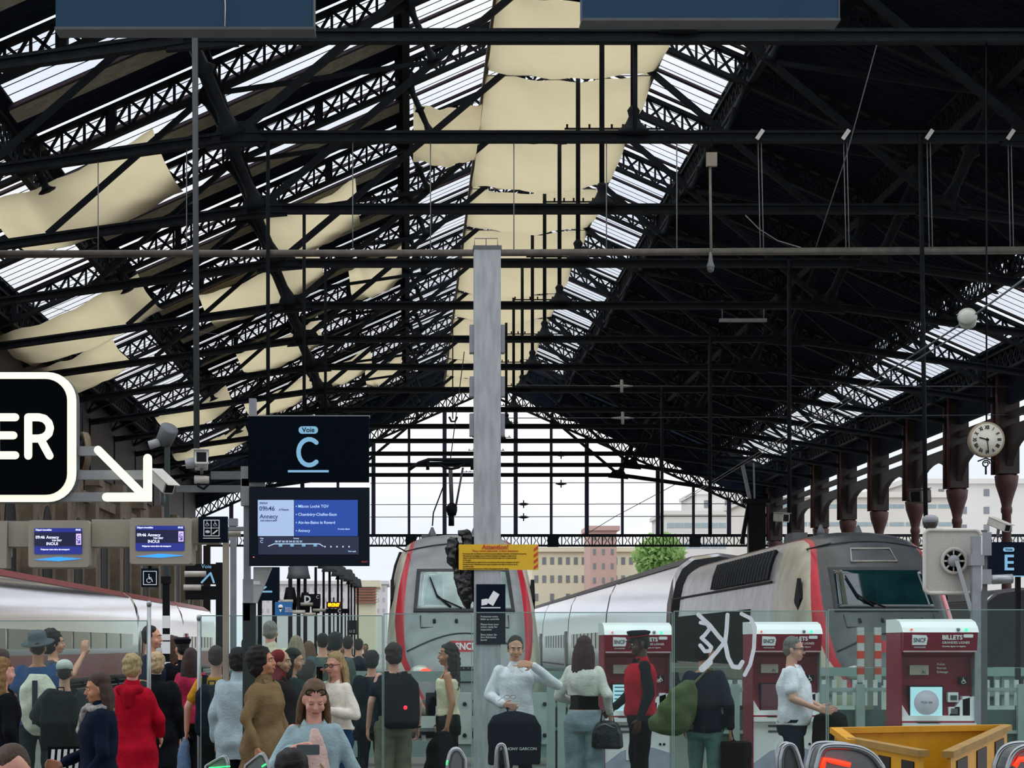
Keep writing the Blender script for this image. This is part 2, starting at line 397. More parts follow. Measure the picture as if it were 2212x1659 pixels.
# ---- gable screen at the far end
wb = bpy.data.objects.new('wall_back', None); COL.objects.link(wb); wb.location = (CX, YE+.6, 0); wb['kind'] = 'structure'
mb = MB()
for sg in (1, -1):
    pts = [(CX, hz(1.555)), (CX+sg*1.75*H, hz(1.555-.44*1.75)), (CX+sg*1.75*H, hz(1.78-.44*1.75)), (CX, hz(1.78))]
    mb.prism(pts, YE+.4, YE+.6)
mb.build('gable_fascia', BOARD, wb, world=True)
mb = MB()
for sg in (1, -1):
    n = 38
    lo = lambda u: Vector((CX+sg*u*H, YE+.5, hz(1.487-.44*u))); hi = lambda u: Vector((CX+sg*u*H, YE+.5, hz(1.555-.44*u)))
    mb.beam(lo(0), lo(1.7), .3, .15); mb.beam(hi(0), hi(1.7), .3, .12)
    for i in range(n):
        a, b = 1.7*i/n, 1.7*(i+1)/n
        mb.beam(lo(a), hi(b), .06, .08); mb.beam(hi(a), lo(b), .06, .08); mb.beam(lo(a), hi(a), .08, .07)
mb.build('gable_lattice', IRON, wb, world=True, kind='stuff')
zb, zt = Zp(1178, YE), Zp(1156, YE)
x = -13.2; i = 0
while x < 26.5:
    u = abs(x-CX)/H; mb = MB(); mb.beam((x, YE+.5, zt), (x, YE+.5, hz(1.5-.44*u)), .2 if i % 2 else .3, .2); mb.build('mullion', mat('violet_iron', '#2a2440', .6, 0, .2, 4), wb, world=True); x += 2.63; i += 1
mb = MB(); XA, XB = -15, 48; n = 84
mb.beam((XA, YE+.5, zb), (XB, YE+.5, zb), .3, .15); mb.beam((XA, YE+.5, zt), (XB, YE+.5, zt), .3, .2)
for i in range(n):
    a = XA+(XB-XA)*i/n; b = XA+(XB-XA)*(i+1)/n; m_ = (a+b)/2; q = (b-a)*.12; zm = (zb+zt)/2
    for s_ in (1, -1):
        mb.beam((m_+s_*q*2.6, YE+.5, zb), (m_+s_*q*.5, YE+.5, zm), .05, .06); mb.beam((m_+s_*q*.5, YE+.5, zm), (m_+s_*q*2.6, YE+.5, zt), .05, .06)
    mb.beam((a, YE+.5, zb), (a, YE+.5, zt), .08, .07)
for i in range(7): mb.cbox((-10+10.5*i-.4, YE+.5, (zb+zt)/2), (.8, .32, zt-zb+.2))
mb.build('lattice_beam', IRON, wb, world=True)
for xx in (XA, XB, XR):
    mb = MB(); mb.beam((xx, YE+.5, 0), (xx, YE+.5, zb), .5, .5); mb.build('end_post', IRON2, wb, world=True)

# ---- left stone wall with pilasters
wl = bpy.data.objects.new('wall_left', None); COL.objects.link(wl); wl.location = (XL, D0, 0); wl['kind'] = 'structure'
mb = MB().box((XL-.8, D0-S, 0), (XL, YE, 10.2)); mb.build('stone_face', STONE, wl, world=True)
MB().box((XL-.8, D0-S, 10.2), (XL, YE, hz(.97))).build('upper_wall', IRON2, wl, world=True)
for k in range(-1, NT):
    y = D0+k*S
    mb = MB(); mb.box((XL, y-.6, 0), (XL+.5, y+.6, 9.5)); mb.box((XL, y-.75, 0), (XL+.62, y+.75, .8)); mb.box((XL, y-.8, 9.5), (XL+.7, y+.8, 10.2))
    mb.build('pilaster', STONE, wl, world=True)
    for j in range(2):
        mb = MB(); y0 = y+1.3+3.4*j
        arc = [(y0, 1), (y0+2.4, 1), (y0+2.4, 6.6)]+[(y0+1.2+1.2*math.cos(t), 6.6+1.2*math.sin(t)) for t in [math.pi*i/8 for i in range(1, 8)]]+[(y0, 6.6)]
        mb.prism(arc, XL-.1, XL+.03, plane='yz'); mb.build('dark_arch_recess', BLACK, wl, world=True)  # flat black panel painting in the shade of an arched recess
    if k < NT-1:
        mb = MB().box((XL, y+.8, 8.6), (XL+.3, y+S-.8, 9.1)); mb.build('cornice', STONE, wl, world=True)
        mb = MB().box((XL, y+.3, 10.2), (XL+.12, y+S-.3, 12.9)); mb.build('dark_frieze', IRON2, wl, world=True)

# ---- right iron colonnade
wr = bpy.data.objects.new('wall_right', None); COL.objects.link(wr); wr.location = (XR, D0, 0); wr['kind'] = 'structure'
for k in range(3, NT):
    y = D0+k*S; c = (XR, y, 0)
    mb = MB(); mb.lathe([(.34, 0), (.34, 1.0), (.24, 1.2), (.21, 7.6), (.26, 7.7), (.26, 7.85), (.22, 7.95), (.3, 8.3), (.5, 8.9), (.55, 9.3), (.45, 9.4)], c, 12)
    mb.build('column', REDIRON, wr, world=True)
    mb = MB(); mb.box((XR-.45, y-.5, 9.4), (XR+.45, y+.5, 13.6)); mb.build('column_block', IRON2, wr, world=True)
    for dx in (-.5,):
        for dy in (-.4, .4):
            mb = MB(); mb.tube([(XR+dx, y+dy, 9.4), (XR+dx, y+dy, 13.8)], .11, 8); mb.build('red_pilaster', REDIRON, wr, world=True)
    if k < NT-1:
        a, b = y+.3, y+S-.3; m_ = (a+b)/2; hw = (b-a)/2; zs, zc = 9.2, 11.0
        arch = [(a, 11.6)]+[(m_-hw*math.cos(t), zs+(zc-zs)*math.sin(t)) for t in [math.pi*i/14 for i in range(15)]]+[(b, 11.6)]
        mb = MB(); n = len(arch)-2
        top = 11.5
        for i in range(1, len(arch)-2):
            p, q = arch[i], arch[i+1]; mb.prism([p, q, (q[0], top), (p[0], top)], XR-.15, XR+.15, plane='yz')
        mb.build('arch_spandrel', IRON2, wr, world=True)
        mb = MB(); mb.box((XR-.12, a, 11.85), (XR+.12, b, 12.15)); mb.build('frieze_rail', IRON2, wr, world=True)
        mb = MB(); mb.box((XR-.12, a-.3, 12.5), (XR+.12, b+.3, hz(1.0))); mb.build('upper_panel', BOARD, wr, world=True)
# ============================================================ outside
def winblock(name, label, x0, x1, z0, z1, D, depth, m, rows, cols, wm, cat='building', wz=(.3, .7), ww=.5, skip=None):
    r = thing(name, label, cat, ((x0+x1)/2, D, 0))
    MB().box((x0, D, 0), (x1, D+depth, z1)).build('wall', m, r, world=True)
    MB().box((x0-.4, D-.5, z1), (x1+.4, D+depth, z1+.6)).build('parapet', m, r, world=True)
    for i in range(rows):
        for j in range(cols):
            if skip and skip(i, j): continue
            cx = x0+(x1-x0)*(j+.5)/cols; w_ = (x1-x0)/cols*ww; a = z0+(z1-z0)*i/rows; h_ = (z1-z0)/rows
            MB().box((cx-w_/2, D-.05, a+h_*wz[0]), (cx+w_/2, D+.1, a+h_*wz[1])).build('window', wm, r, world=True)
    return r
CRM = mat('cream_render', '#e3dcc0', .8, 0, .05, .3); PNK = mat('pink_render', '#c9a79c', .8, 0, .05, .3)
PALE = mat('pale_concrete', '#dcd9d4', .8, 0, .06, .1); WND = mat('far_window', '#7d8186', .4, 0, .1, 1)
D = 300; winblock('apartment_building', 'cream apartment block with two rows of small windows right of the middle train', X(1150, D), X(1440, D), Zp(1310, D), Zp(1192, D), D, 14, CRM, 3, 17, WND, skip=lambda i, j: i == 0 and j % 2)
D = 285; winblock('tower_block', 'pinkish stair tower in front of the cream apartment block', X(1275, D), X(1332, D), Zp(1300, D), Zp(1146, D), D, 10, PNK, 5, 3, WND, ww=.3)
D = 330; winblock('office_building', 'pale stepped office building behind the right train, lower wing', X(1440, D), X(1700, D), Zp(1200, D), Zp(1112, D), D, 20, PALE, 2, 14, mat('office_glass', '#9fb0b6', .3), ww=.92, wz=(.35, .6))
D = 352; winblock('office_building', 'pale office building upper wing with small cubes, behind the right train', X(1505, D), X(1640, D), Zp(1110, D), Zp(1068, D), D, 20, PALE, 1, 3, WND, ww=.3)
D = 240; winblock('terrace_building', 'large pale terraced building seen between the red columns', X(1640, D), X(2060, D), Zp(1190, D), Zp(1075, D), D, 25, mat('warm_white', '#e9e2d8', .8, 0, .05, .1), 3, 12, mat('office_glass', '#9fb0b6'), ww=.9, wz=(.4, .62))
D = 268; winblock('terrace_building', 'tall pale block at far right behind the wall clock columns', X(1960, D), X(2400, D), Zp(1160, D), Zp(1045, D), D, 25, PALE, 3, 9, WND, ww=.25)
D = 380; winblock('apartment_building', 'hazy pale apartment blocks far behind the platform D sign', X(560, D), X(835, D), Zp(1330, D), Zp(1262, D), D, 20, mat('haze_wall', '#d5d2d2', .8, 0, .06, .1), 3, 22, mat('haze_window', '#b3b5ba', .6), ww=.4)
D = 200; r = winblock('louvred_building', 'small cream building with red horizontal louvres left of the middle train', X(768, D), X(812, D), Zp(1330, D), Zp(1268, D), D, 8, CRM, 1, 1, WND, skip=lambda i, j: True)
for i in range(6): MB().box((X(766, D), D-.4, Zp(1302-i*6, D)), (X(814, D), D, Zp(1300-i*6, D))).build('louvre', mat('louvre_red', '#b06a58', .7), r, world=True)
# tree
def tree(px, py, D, r_, label):
    c = P(px, py, D); t = thing('tree', label, 'tree', (c.x, D, 0))
    MB().tube([(c.x, D, 0), (c.x+.3, D, c.z)], [.35, .2], 8).build('trunk', mat('bark', '#4b4032'), t, world=True)
    mb = MB(); rnd = random.Random(3)
    for i in range(2600):
        d = Vector((rnd.gauss(0, 1), rnd.gauss(0, 1), rnd.gauss(0, 1))).normalized()*r_*rnd.uniform(.35, 1)**.5*(1+.2*math.sin(3*i))
        p = c+d; a = Vector((rnd.uniform(-1, 1), rnd.uniform(-1, 1), rnd.uniform(-1, 1))).normalized()*.4; b = a.orthogonal().normalized()*.25
        mb.add([p-a, p+b, p+a, p-b], [(0, 1, 2, 3)])
    mb.build('foliage', mat('leaf', '#a3c47c', .8, 0, .3, 1, trans=.5), t, world=True, kind='stuff')
tree(1425, 1205, 250, 2.6, 'round green tree beside the cream apartment block behind the right train')

# ============================================================ trains
CREAMTR = None
def front_mat(name, a, b, core, flank, zcut=None):
    m = bpy.data.materials.new(name); m.use_nodes = True; n = m.node_tree; bs = n.nodes['Principled BSDF']; bs.inputs['Roughness'].default_value = .38
    t = n.nodes.new('ShaderNodeTexCoord'); s = n.nodes.new('ShaderNodeSeparateXYZ'); n.links.new(t.outputs['Object'], s.inputs[0])
    def mth(op, x, y=None, c=None):
        q = n.nodes.new('ShaderNodeMath'); q.operation = op
        for i, v in enumerate((x, y, c)):
            if v is None: continue
            if isinstance(v, (int, float)): q.inputs[i].default_value = v
            else: n.links.new(v, q.inputs[i])
        return q.outputs[0]
    ax = mth('ABSOLUTE', s.outputs['X']); z = s.outputs['Z']
    # inner edge of the red band: bulges at mid height
    zz = mth('SUBTRACT', z, 2.1); z2 = mth('MULTIPLY', zz, zz)
    inner = mth('SUBTRACT', a, mth('MULTIPLY', z2, .085)); lowk = mth('MAXIMUM', mth('SUBTRACT', 1.45, z), 0)
    inner = mth('SUBTRACT', inner, mth('MULTIPLY', lowk, .28))
    wid = mth('SUBTRACT', b, mth('MULTIPLY', mth('ABSOLUTE', zz), .065)); outer = mth('ADD', inner, wid)
    isred = mth('MULTIPLY', mth('GREATER_THAN', ax, inner), mth('LESS_THAN', ax, outer)); iscore = mth('LESS_THAN', ax, inner)
    nz = n.nodes.new('ShaderNodeTexNoise'); nz.inputs['Scale'].default_value = 2.5; nz.inputs['Detail'].default_value = 5; n.links.new(t.outputs['Object'], nz.inputs['Vector'])
    rp = n.nodes.new('ShaderNodeMapRange'); rp.inputs[1].default_value = .3; rp.inputs[2].default_value = .7; rp.inputs[3].default_value = .78; rp.inputs[4].default_value = 1.12; n.links.new(nz.outputs[0], rp.inputs[0])
    def mix(f, c1, c2):
        q = n.nodes.new('ShaderNodeMix'); q.data_type = 'RGBA'; n.links.new(f, q.inputs[0])
        for i, v in ((6, c1), (7, c2)):
            if isinstance(v, str): q.inputs[i].default_value = (*lin(v), 1)
            else: n.links.new(v, q.inputs[i])
        return q.outputs[2]
    fl_ = mix(mth('GREATER_THAN', s.outputs['Y'], 5.2), flank, '#e6e4e8')
    c = mix(isred, mix(iscore, fl_, core), '#c8323f')
    roofm = mth('GREATER_THAN', z, 3.72); c = mix(roofm, c, core)
    sc_ = n.nodes.new('ShaderNodeVectorMath'); sc_.operation = 'SCALE'; n.links.new(c, sc_.inputs[0]); n.links.new(rp.outputs[0], sc_.inputs['Scale'])
    n.links.new(sc_.outputs[0], bs.inputs['Base Color'])
    n.links.new(mth('MULTIPLY', mth('GREATER_THAN', s.outputs['Y'], 5.2), .7), bs.inputs['Metallic']); bs.inputs['Roughness'].default_value = .28; return m
def nose_loft(L=22., ztop=3.87):
    # longitudinal stations: y, half width at the waist, top z, bottom z
    st = [(0, .62, 1.15, .62), (.05, .85, 1.3, .5), (.2, 1.08, 1.5, .42), (.5, 1.24, 1.78, .36), (.9, 1.35, 2.08, .33), (1.3, 1.4, 2.38, .3), (1.7, 1.43, 2.72, .3),
          (2.1, 1.45, 3.05, .3), (2.5, 1.45, 3.34, .3), (2.9, 1.45, 3.58, .3), (3.4, 1.45, 3.75, .3), (4.2, 1.45, 3.85, .3), (5.5, 1.45, ztop, .3), (L, 1.45, ztop, .3)]
    rings = []
    for y, w_, zt, zb in st:
        h = zt-zb; ring = []
        prof = [(0, zb), (.8*w_, zb), (.95*w_, zb+.1*h), (w_, zb+.3*h), (.985*w_, zb+.45*h), (.955*w_, zb+.6*h), (.915*w_, zb+.73*h), (.86*w_, zb+.84*h), (.78*w_, zb+.915*h), (.66*w_, zb+.96*h), (.42*w_, zb+.99*h), (0, zt)]
        ring = [(px, y, pz) for px, pz in prof]+[(-px, y, pz) for px, pz in prof[-2:0:-1]]
        rings.append(ring)
    # subdivide smoothly between stations
    out = []
    for i in range(len(rings)-1):
        nsub = 4 if i < 11 else (2 if i < 12 else 6)
        for k in range(nsub):
            t = k/nsub; out.append([tuple(Vector(a).lerp(Vector(b), t)) for a, b in zip(rings[i], rings[i+1])])
    out.append(rings[-1]); return out
NOSE = nose_loft()
def tgv(name, label, cx, D, fm, windm, ghost):
    r = thing(name, label, 'train', (cx, D, 0))
    mb = MB(True); mb.loft(NOSE); body = mb.build('body', fm, r)
    sm = body.modifiers.new('s', 'SUBSURF'); sm.levels = 1; sm.render_levels = 1
    bvh = BVHTree.FromPolygons([Vector(v) for v in mb.v], mb.f)
    def proj(x, z, off=.02):
        h = bvh.ray_cast(Vector((x, -5, z)), Vector((0, 1, 0)))
        return (x, (h[0].y if h[0] else 0)-off, z)
    def patch(poly, nm, m, par=r, off=.03, n=10):     # quad patch x0,x1,z0,z1 with top narrower
        xb, xt, z0, z1 = poly; mb = MB(True); vs = []
        for j in range(n+1):
            t = j/n; z = z0+(z1-z0)*t
            for i in range(n+1):
                s_ = -1+2*i/n; vs.append(proj(s_*(xb+(xt-xb)*t), z, off))
        fs = [(j*(n+1)+i, j*(n+1)+i+1, (j+1)*(n+1)+i+1, (j+1)*(n+1)+i) for j in range(n) for i in range(n)]
        o2 = len(vs); vs += [(v[0], v[1]+.05, v[2]) for v in vs]; fs += [tuple(i+o2 for i in f[::-1]) for f in fs]
        edge = [i for i in range(n+1)]+[(j+1)*(n+1)-1 for j in range(1, n+1)]+[n*(n+1)+i for i in range(n-1, -1, -1)]+[j*(n+1) for j in range(n-1, 0, -1)]
        for i in range(len(edge)): a_, b_ = edge[i], edge[(i+1) % len(edge)]; fs.append((a_, b_, b_+o2, a_+o2))
        mb.add(vs, fs); return mb.build(nm, m, par)
    fr = patch((.93, .86, 2.27, 3.09), 'windscreen_frame', mat('windscreen_rubber', '#3a3c3e', .6)); patch((.86, .79, 2.33, 3.03), 'windscreen', windm, fr, .05)
    def line(pts, rr, nm, m): MB().tube([proj(x, z, .02) for x, z in pts], rr, 6).build(nm, m, r)
    gm = mat('panel_seam', '#2a2c2e', .7)
    line([(-.8, 2.2), (-.8, 1.98), (.8, 1.98), (.8, 2.2)], .012, 'panel_seam', gm)
    line([(-1.05+2.1*i/16, 1.55+.33*math.sin(math.pi*i/16)) for i in range(17)], .012, 'panel_seam', gm)
    line([(-1.25+2.5*i/14, 3.42+.18*math.sin(math.pi*i/14)) for i in range(15)], .015, 'panel_seam', gm)
    for x in (-.55, -.15, .2, .55): line([(x, 2.12), (x, 2.07)], .03, 'fixing', BLACK)
    patch((.23, .23, 1.0, 1.28), 'front_grille', BLACK)
    for i in range(6): line([(-.2+.08*i, 1.02), (-.2+.08*i, 1.26)], .014, 'grille_bar', GREYP)
    # red logo plate + lettering
    pm = MB(); a = proj(0, 1.62, .05)[1]
    pm.prism([(-.33, 1.53), (.3, 1.53), (.33, 1.74), (-.28, 1.74)], a-.03, a+.1); pm.build('logo_plate', mat('logo_red', '#c8404a', .4), r)
    text('SNCF', .17, (0, a-.035, 1.635), TXTW, r, world=False, bold=.006, sx=.9)
    # lamps
    for s_ in (-1, 1):
        ly = proj(s_*.78, 1.18, 0)[1]
        MB().ell((s_*.8, ly+.05, 1.18), (.2, .12, .13)).build('headlamp', mat('lamp_glass', '#c9c7c0', .15, .3), r)
        if ghost and s_ < 0: MB().ell((s_*.72, ly-.06, 1.18), (.1, .05, .07)).build('tail_light', mat('tail_red', '#ff2410', .3, 0, 0, emit=6), r)
    # wipers
    wm = MB(); wm.tube([proj(-.25, 2.36, .09), proj(-.5, 2.58, .1), proj(-.62, 2.92, .1)], [.022, .018, .014], 6); wm.tube([proj(-.05, 2.34, .09), proj(-.5, 2.55, .1)], .014, 6)
    wm.build('wiper', BLACK, r)
    # buffers, skirt, coupler cover
    MB().prism([(-1.15, .12), (1.15, .12), (1.25, .5), (-1.25, .5)], .3, 1.2).build('skirt', GREYD, r)
    # bogies touching the rails
    for y in (4.5, 16.5):
        bg_ = MB()
        for dy in (-1.4, 1.4):
            for dx in (-.75, .75): bg_.lathe([(.2, -.06), (.46, -.05), (.46, .05), (.2, .06)], (dx, y+dy, .46), 16, 'x')
            bg_.cbox((0, y+dy, .46), (1.5, .16, .16))
        bg_.cbox((-.95, y, .5), (.12, 3.6, .25)); bg_.cbox((.95, y, .5), (.12, 3.6, .25)); bg_.build('bogie', BLACK, r)
    # cab side window (diamond) and shutters on both flanks, roof gear
    for s_ in (-1, 1):
        xs = s_*1.325
        MB().prism([(2.35, 2.52), (2.62, 2.9), (2.95, 2.5), (2.68, 2.12)], xs-.035, xs+.035, plane='yz').build('cab_side_window', BLACK, r)
        sl = lambda e: [(s_*(1.335+e), 2.98), (s_*(1.27+e), 3.3), (s_*(1.165+e), 3.58), (s_*1.08, 3.5), (s_*1.2, 3.0)]
        g = MB().prism(sl(.015), 6.0, 14.2).build('side_grille', BLACK, r)
        for i in range(21):
            y = 6.1+8.0*i/20; MB().prism(sl(.045), y-.05, y+.05).build('grille_slat', mat('slat', '#2c3238', .6), g)
        MB().box((s_*1.28, 5.6, 2.9), (s_*1.355, 21.9, 2.94)).build('side_seam', BLACK, r)
        MB().prism([(s_*1.46, 1.25), (s_*1.44, 1.9), (s_*1.4, 2.42), (s_*1.3, 2.4), (s_*1.3, 1.25)], 8.0, 21.2).build('side_dark_panel', mat('side_panel_dark', '#151b1f', .8, 0, .2, 2, spec=.1), r)
        MB().box((s_*1.41, 7.7, .95), (s_*1.458, 21.6, 1.2)).build('lower_panel', mat('lower_cream', '#b3af9d', .5, 0, .15, 2), r)
    MB().lathe([(.1, 0), (.07, .08), (.02, .2)], (-.55, 4.6, 3.8), 8).build('roof_antenna', GREYD, r); MB().lathe([(.1, 0), (.08, .06), (.02, .2)], (.3, 5.2, 3.82), 8).build('roof_antenna', GREYD, r); MB().cbox((-.6, 7, 3.84), (.3, .9, .22)).build('roof_box', GREYD, r)
    hp = MB(); p4 = [proj(x, z, .03) for x, z in ((-.42, 3.2), (.42, 3.2), (.36, 3.45), (-.36, 3.45))]
    hp.tube(p4+[p4[0]], .02, 6)
    if not ghost: hp.build('roof_hatch_rim', mat('hatch_rim', '#a39f94', .6), r)
    return r, proj
FMA = front_mat('train_front_pale', 1.10, .17, '#8f9394', '#d3cdba')
FMB = front_mat('train_front_grey', 1.10, .17, '#505356', '#cbc5b0')
WINA = mat('windscreen_pale', '#9fb5b2', .05, 0, .25, 2, spec=1.); WINB = mat('windscreen_dark', '#0e2a2c', .05, 0, .3, 2, spec=1.)  # pale base colour of the middle windscreen paints in the reflected sky
tA, projA = tgv('high_speed_train', 'pale grey high-speed train nose with red side bands, head on behind the grey pillar', X(1002, 40), 38.5, FMA, WINA, True)
tB, projB = tgv('high_speed_train', 'dark grey nosed high-speed train at right with black side grille', X(1912, 39), 37.6, FMB, WINB, False)
# torn black plastic on the middle train's windscreen / pillar side belongs to the pillar (built later)
TRB = Vector((X(1912, 39), 37.6, 0))
SILV = mat('coach_silver', '#f4f2f8', .16, .75, .06, .8, .05, 1.2, stretch=(1, .25, 3), spec=.8)
ROOFG = mat('coach_roof', '#6b6a6e', .6, 0, .2, 1.5)
def coach(label, cx, y0, L, ztop, sidem, stripe=None, hw=1.45, par=None, window_side=-1, roofm=None):
    r = thing('train_coach', label, 'train coach', (cx, y0, 0))
    prof = [(0, .35), (hw*.9, .35), (hw, .7), (hw, 2.0), (hw*.97, 2.8), (hw*.88, ztop-.75), (hw*.74, ztop-.35), (hw*.5, ztop-.1), (0, ztop)]
    ring = prof+[(-x, z) for x, z in prof[-2:0:-1]]
    mb = MB(True); mb.loft([[(x, y, z) for x, z in ring] for y in (.15, .25, L*.33, L*.66, L-.25, L-.15)]); b = mb.build('body', sidem, r)
    rb = MB(); rb.loft([[(x*1.01, y, z+.02) for x, z in prof[-3:]]+[(-x*1.01, y, z+.02) for x, z in prof[-3:-1][::-1]] for y in (.3, L-.3)]); rb.build('roof', roofm or ROOFG, r)
    gp = MB(); gp.loft([[(x*.93, y, z*.98) for x, z in ring] for y in (.06, L-.06)]); gp.build('gangway', mat('gangway_rubber', '#35383b', .8), r)
    wmt = mat('coach_window', '#4b545c', .1, 0, .25, 1.5, spec=1.)
    for s_ in (-1, 1):
        for i in range(8):
            y = 2+i*(L-4)/8; MB().box((s_*(hw-.03), y+.2, 1.55), (s_*(hw+.025), y+(L-4)/8-.25, 2.15)).build('window', wmt, r)
        MB().box((s_*(hw-.02), .8, .55), (s_*(hw+.04), 1.7, 2.3)).build('door', stripe or mat('door_grey', '#b9b7bb', .4), r)
        MB().box((s_*(hw-.02), .4, .75), (s_*(hw+.02), L-.4, .82)).build('side_line', stripe or ROOFG, r)
    for y in (1.8, L-1.8):
        bg_ = MB()
        for dx in (-.75, .75): bg_.lathe([(.2, -.06), (.46, -.05), (.46, .05), (.2, .06)], (dx, y, .46), 16, 'x')
        bg_.cbox((0, y, .5), (1.9, 1.6, .25)); bg_.build('bogie', BLACK, r)
    return r
ords2 = ['directly behind the power car of the right train', 'second behind the power car of the right train', 'third behind the power car of the right train', 'fourth, farthest visible coach of the right train']
for i in range(4): coach('silver double-deck coach, '+ords2[i], TRB.x, 59.9+18.75*i, 18.65, 4.2, SILV)
# left red and silver train
RED = mat('train_red', '#b3242f', .35, 0, .12, 2)
lx = -11.8-1.45
SILV2 = mat('coach_silver_pale', '#f4f2f8', .14, .8, .06, .8, .08, 1.0, stretch=(1, .25, 3), spec=.8)
cl = []
for i in range(3):
    y0 = 57.5+18.75*i+ (19 if i else 0)
    L = 37.3 if i == 0 else 18.5
    c = coach(['silver coach with red roof edge and red lower side at far left', 'silver coach next behind the red roofed coach on the left', 'last silver coach on the left beyond the dark platform posts'][i], lx, y0, L, 4.08, SILV2, RED, roofm=RED)
    MB().box((1.44, .5, .5), (1.475, L-.5, 1.35)).build('red_lower_band', RED, c); cl.append(c)
coach('dim silver and pink train at the far right edge behind the square sign back', 17.5, 62, 18.6, 3.3, SILV2, mat('pink_band', '#b5656d', .4))
# rails
mb = MB()
for name_, cx in (('a', X(1002, 40)), ('b', TRB.x), ('c', lx), ('d', 17.5)):
    for dx in (-.75, .75):
        o = MB().box((cx+dx-.035, 36.5, 0), (cx+dx+.035, 300, .06)).build('trim_rail', STEEL); o['kind'] = 'structure'; o.name = 'trim_%d' % (len([q for q in bpy.data.objects if q.name.startswith('trim_')]))
# buffer stops
def bufferstop(cx, y, label):
    r = thing('buffer_stop', label, 'buffer stop', (cx, y, 0)); gm = mat('buffer_green_grey', '#8fa09c', .5, .1, .1, 4); gp = mat('buffer_plate', '#c3c9c4', .5, 0, .1, 4)
    for s_ in (-1, 1):
        MB().box((s_*1.5-.14, 0, 0), (s_*1.5+.14, .5, 1.3)).build('post', gm, r)
        MB().box((s_*.55-.25, -.12, .3), (s_*.55+.25, .3, 1.0)).build('plate', gp, r)
    for z, h_, m_ in ((1.16, .14, gm), (.86, .05, CHROME), (.52, .16, gp), (.12, .22, gm)): MB().box((-2.0, -.08, z), (2.0, .06, z+h_)).build('beam', m_, r)
    bolt = MB()
    for x in (-.7, -.4, .4, .7):
        for z in (.42, .85): bolt.lathe([(.03, -.15), (.03, -.1)], (x, 0, z), 8, 'y')
    bolt.build('bolt', BLACK, r)
bufferstop(X(1060, 31), 30, 'grey green steel buffer stop in front of the middle train')
bufferstop(TRB.x-.3, 35.2, 'steel buffer stop in front of the dark nosed right train')
# ---- picket fences right
def fence(x0, x1, y, label):
    r = thing('platform_fence', label, 'fence', ((x0+x1)/2, y, 0)); gm = mat('fence_grey_green', '#93a8a2', .5, 0, .1, 5)
    n = max(2, int((x1-x0)/.11))
    for i in range(n+1):
        x = x0+(x1-x0)*i/n; MB().box((x-.025, y-.01, .95), (x+.025, y+.01, 1.25)).build('picket', mat('picket_white', '#c9d2cd', .5), r, world=True)
    for z in (1.12, .62, .12): MB().box((x0, y-.02, z), (x1, y+.02, z+.04)).build('rail', gm, r, world=True)
    for x in (x0, x1, (x0+x1)/2): MB().box((x-.05, y-.05, 0), (x+.05, y+.05, 1.2)).build('post', gm, r, world=True)
    MB().box((x0, y+.03, 0), (x1, y+.05, .9)).build('panel', mat('fence_panel', '#4d625f', .5), r, world=True)
fence(X(1535, 25.5), X(1640, 25.5), 25.5, 'low grey green picket fence between the left and middle ticket machines')
fence(X(1780, 25.5), X(1935, 25.5), 25.5, 'low grey green picket fence between the middle and right ticket machines')
fence(X(2112, 25.5), X(2300, 25.5), 25.5, 'low grey green picket fence at the right edge')
fence(X(1190, 26.5), X(1235, 26.5), 26.5, 'low grey green picket fence behind the red haired woman')

# ============================================================ overhead gear
def hanger(px, y0, y1, D, r_, label, m=IRON, group='rods hanging in the hall', wob=0):
    a = P(px, y0, D); b = P(px+wob, y1, D); mb = MB(); mb.tube([a, (a+b)/2, b], r_, 6); c = MB(); c.lathe([(r_*1.6, 0), (r_*1.6, .12)], (a.x, a.y, (a.z+b.z)/2), 6)
    mb.v += []; return single(mb, 'hanging_rod', m, label, 'rod', b, group)
DP = D0+S     # truss 1 plane
pp = MB(); pp.tube([P(-60, 547, DP), P(1100, 545, DP), P(2290, 538, DP)], .075, 10); pp.tube([P(-60, 552, DP)+Vector((0, .1, 0)), P(2290, 543, DP)+Vector((0, .1, 0))], .05, 8)
single(pp, 'overhead_pipe', mat('pipe_grey_brown', '#7a746c', .5, 0, .25, 3), 'long grey brown pipe running across the whole hall under the second truss', 'pipe', P(1100, 545, DP))
for (px, lab) in ((1640, 'first'), (1825, 'second'), (2005, 'third'), (2180, 'fourth')):
    r = thing('pipe_hanger', 'double wire hanger with white clamp holding the long pipe, %s from the left' % lab, 'hanger', P(px+3, 540, DP), 0, 'wire hangers holding the long pipe')
    for dx in (-.03, .05): MB().tube([P(px, 300, DP)+Vector((dx, 0, 0)), P(px+5, 541, DP)+Vector((dx, 0, 0))], .012, 5).build('wire', GREYP, r, world=True)
    a = P(px-8, 300, DP); MB().beam(a+Vector((0, -.18, -.05)), P(px+6, 284, DP)+Vector((0, -.18, 0)), .04, .1).build('clamp', WHITE, r, world=True)
for (px, a, D, lab) in ((212, 335, DP, 'leftmost'), (403, 312, DP, 'second from the left'), (762, 300, DP, 'left of the upright dark post'), (930, 300, DP, 'under the ridge tarp edge'), (1110, 295, DP, 'above the grey pillar'), (1310, 295, DP, 'right of the grey pillar'), (1462, 292, DP, 'left of the lamp box')):
    hanger(px, a, 541, D, .014, 'thin wire above the long pipe, '+lab, GREYP, 'thin wires holding the long pipe')
hanger(421, 62, 985, 34, .05, 'tall grey rod hanging down to the security cameras', mat('rod_grey', '#33383b', .6), wob=4)
hanger(579, 300, 900, DP-.17, .05, 'dark rod from the second truss down behind the platform C sign')
hanger(1988, 290, 1140, DP-.17, .055, 'long dark rod hanging from the second truss at the right side', wob=12)
hanger(1705, 562, 1150, D0+3*S-.17, .07, 'dark rod hanging from the fourth truss left of the fluorescent lamp gap')
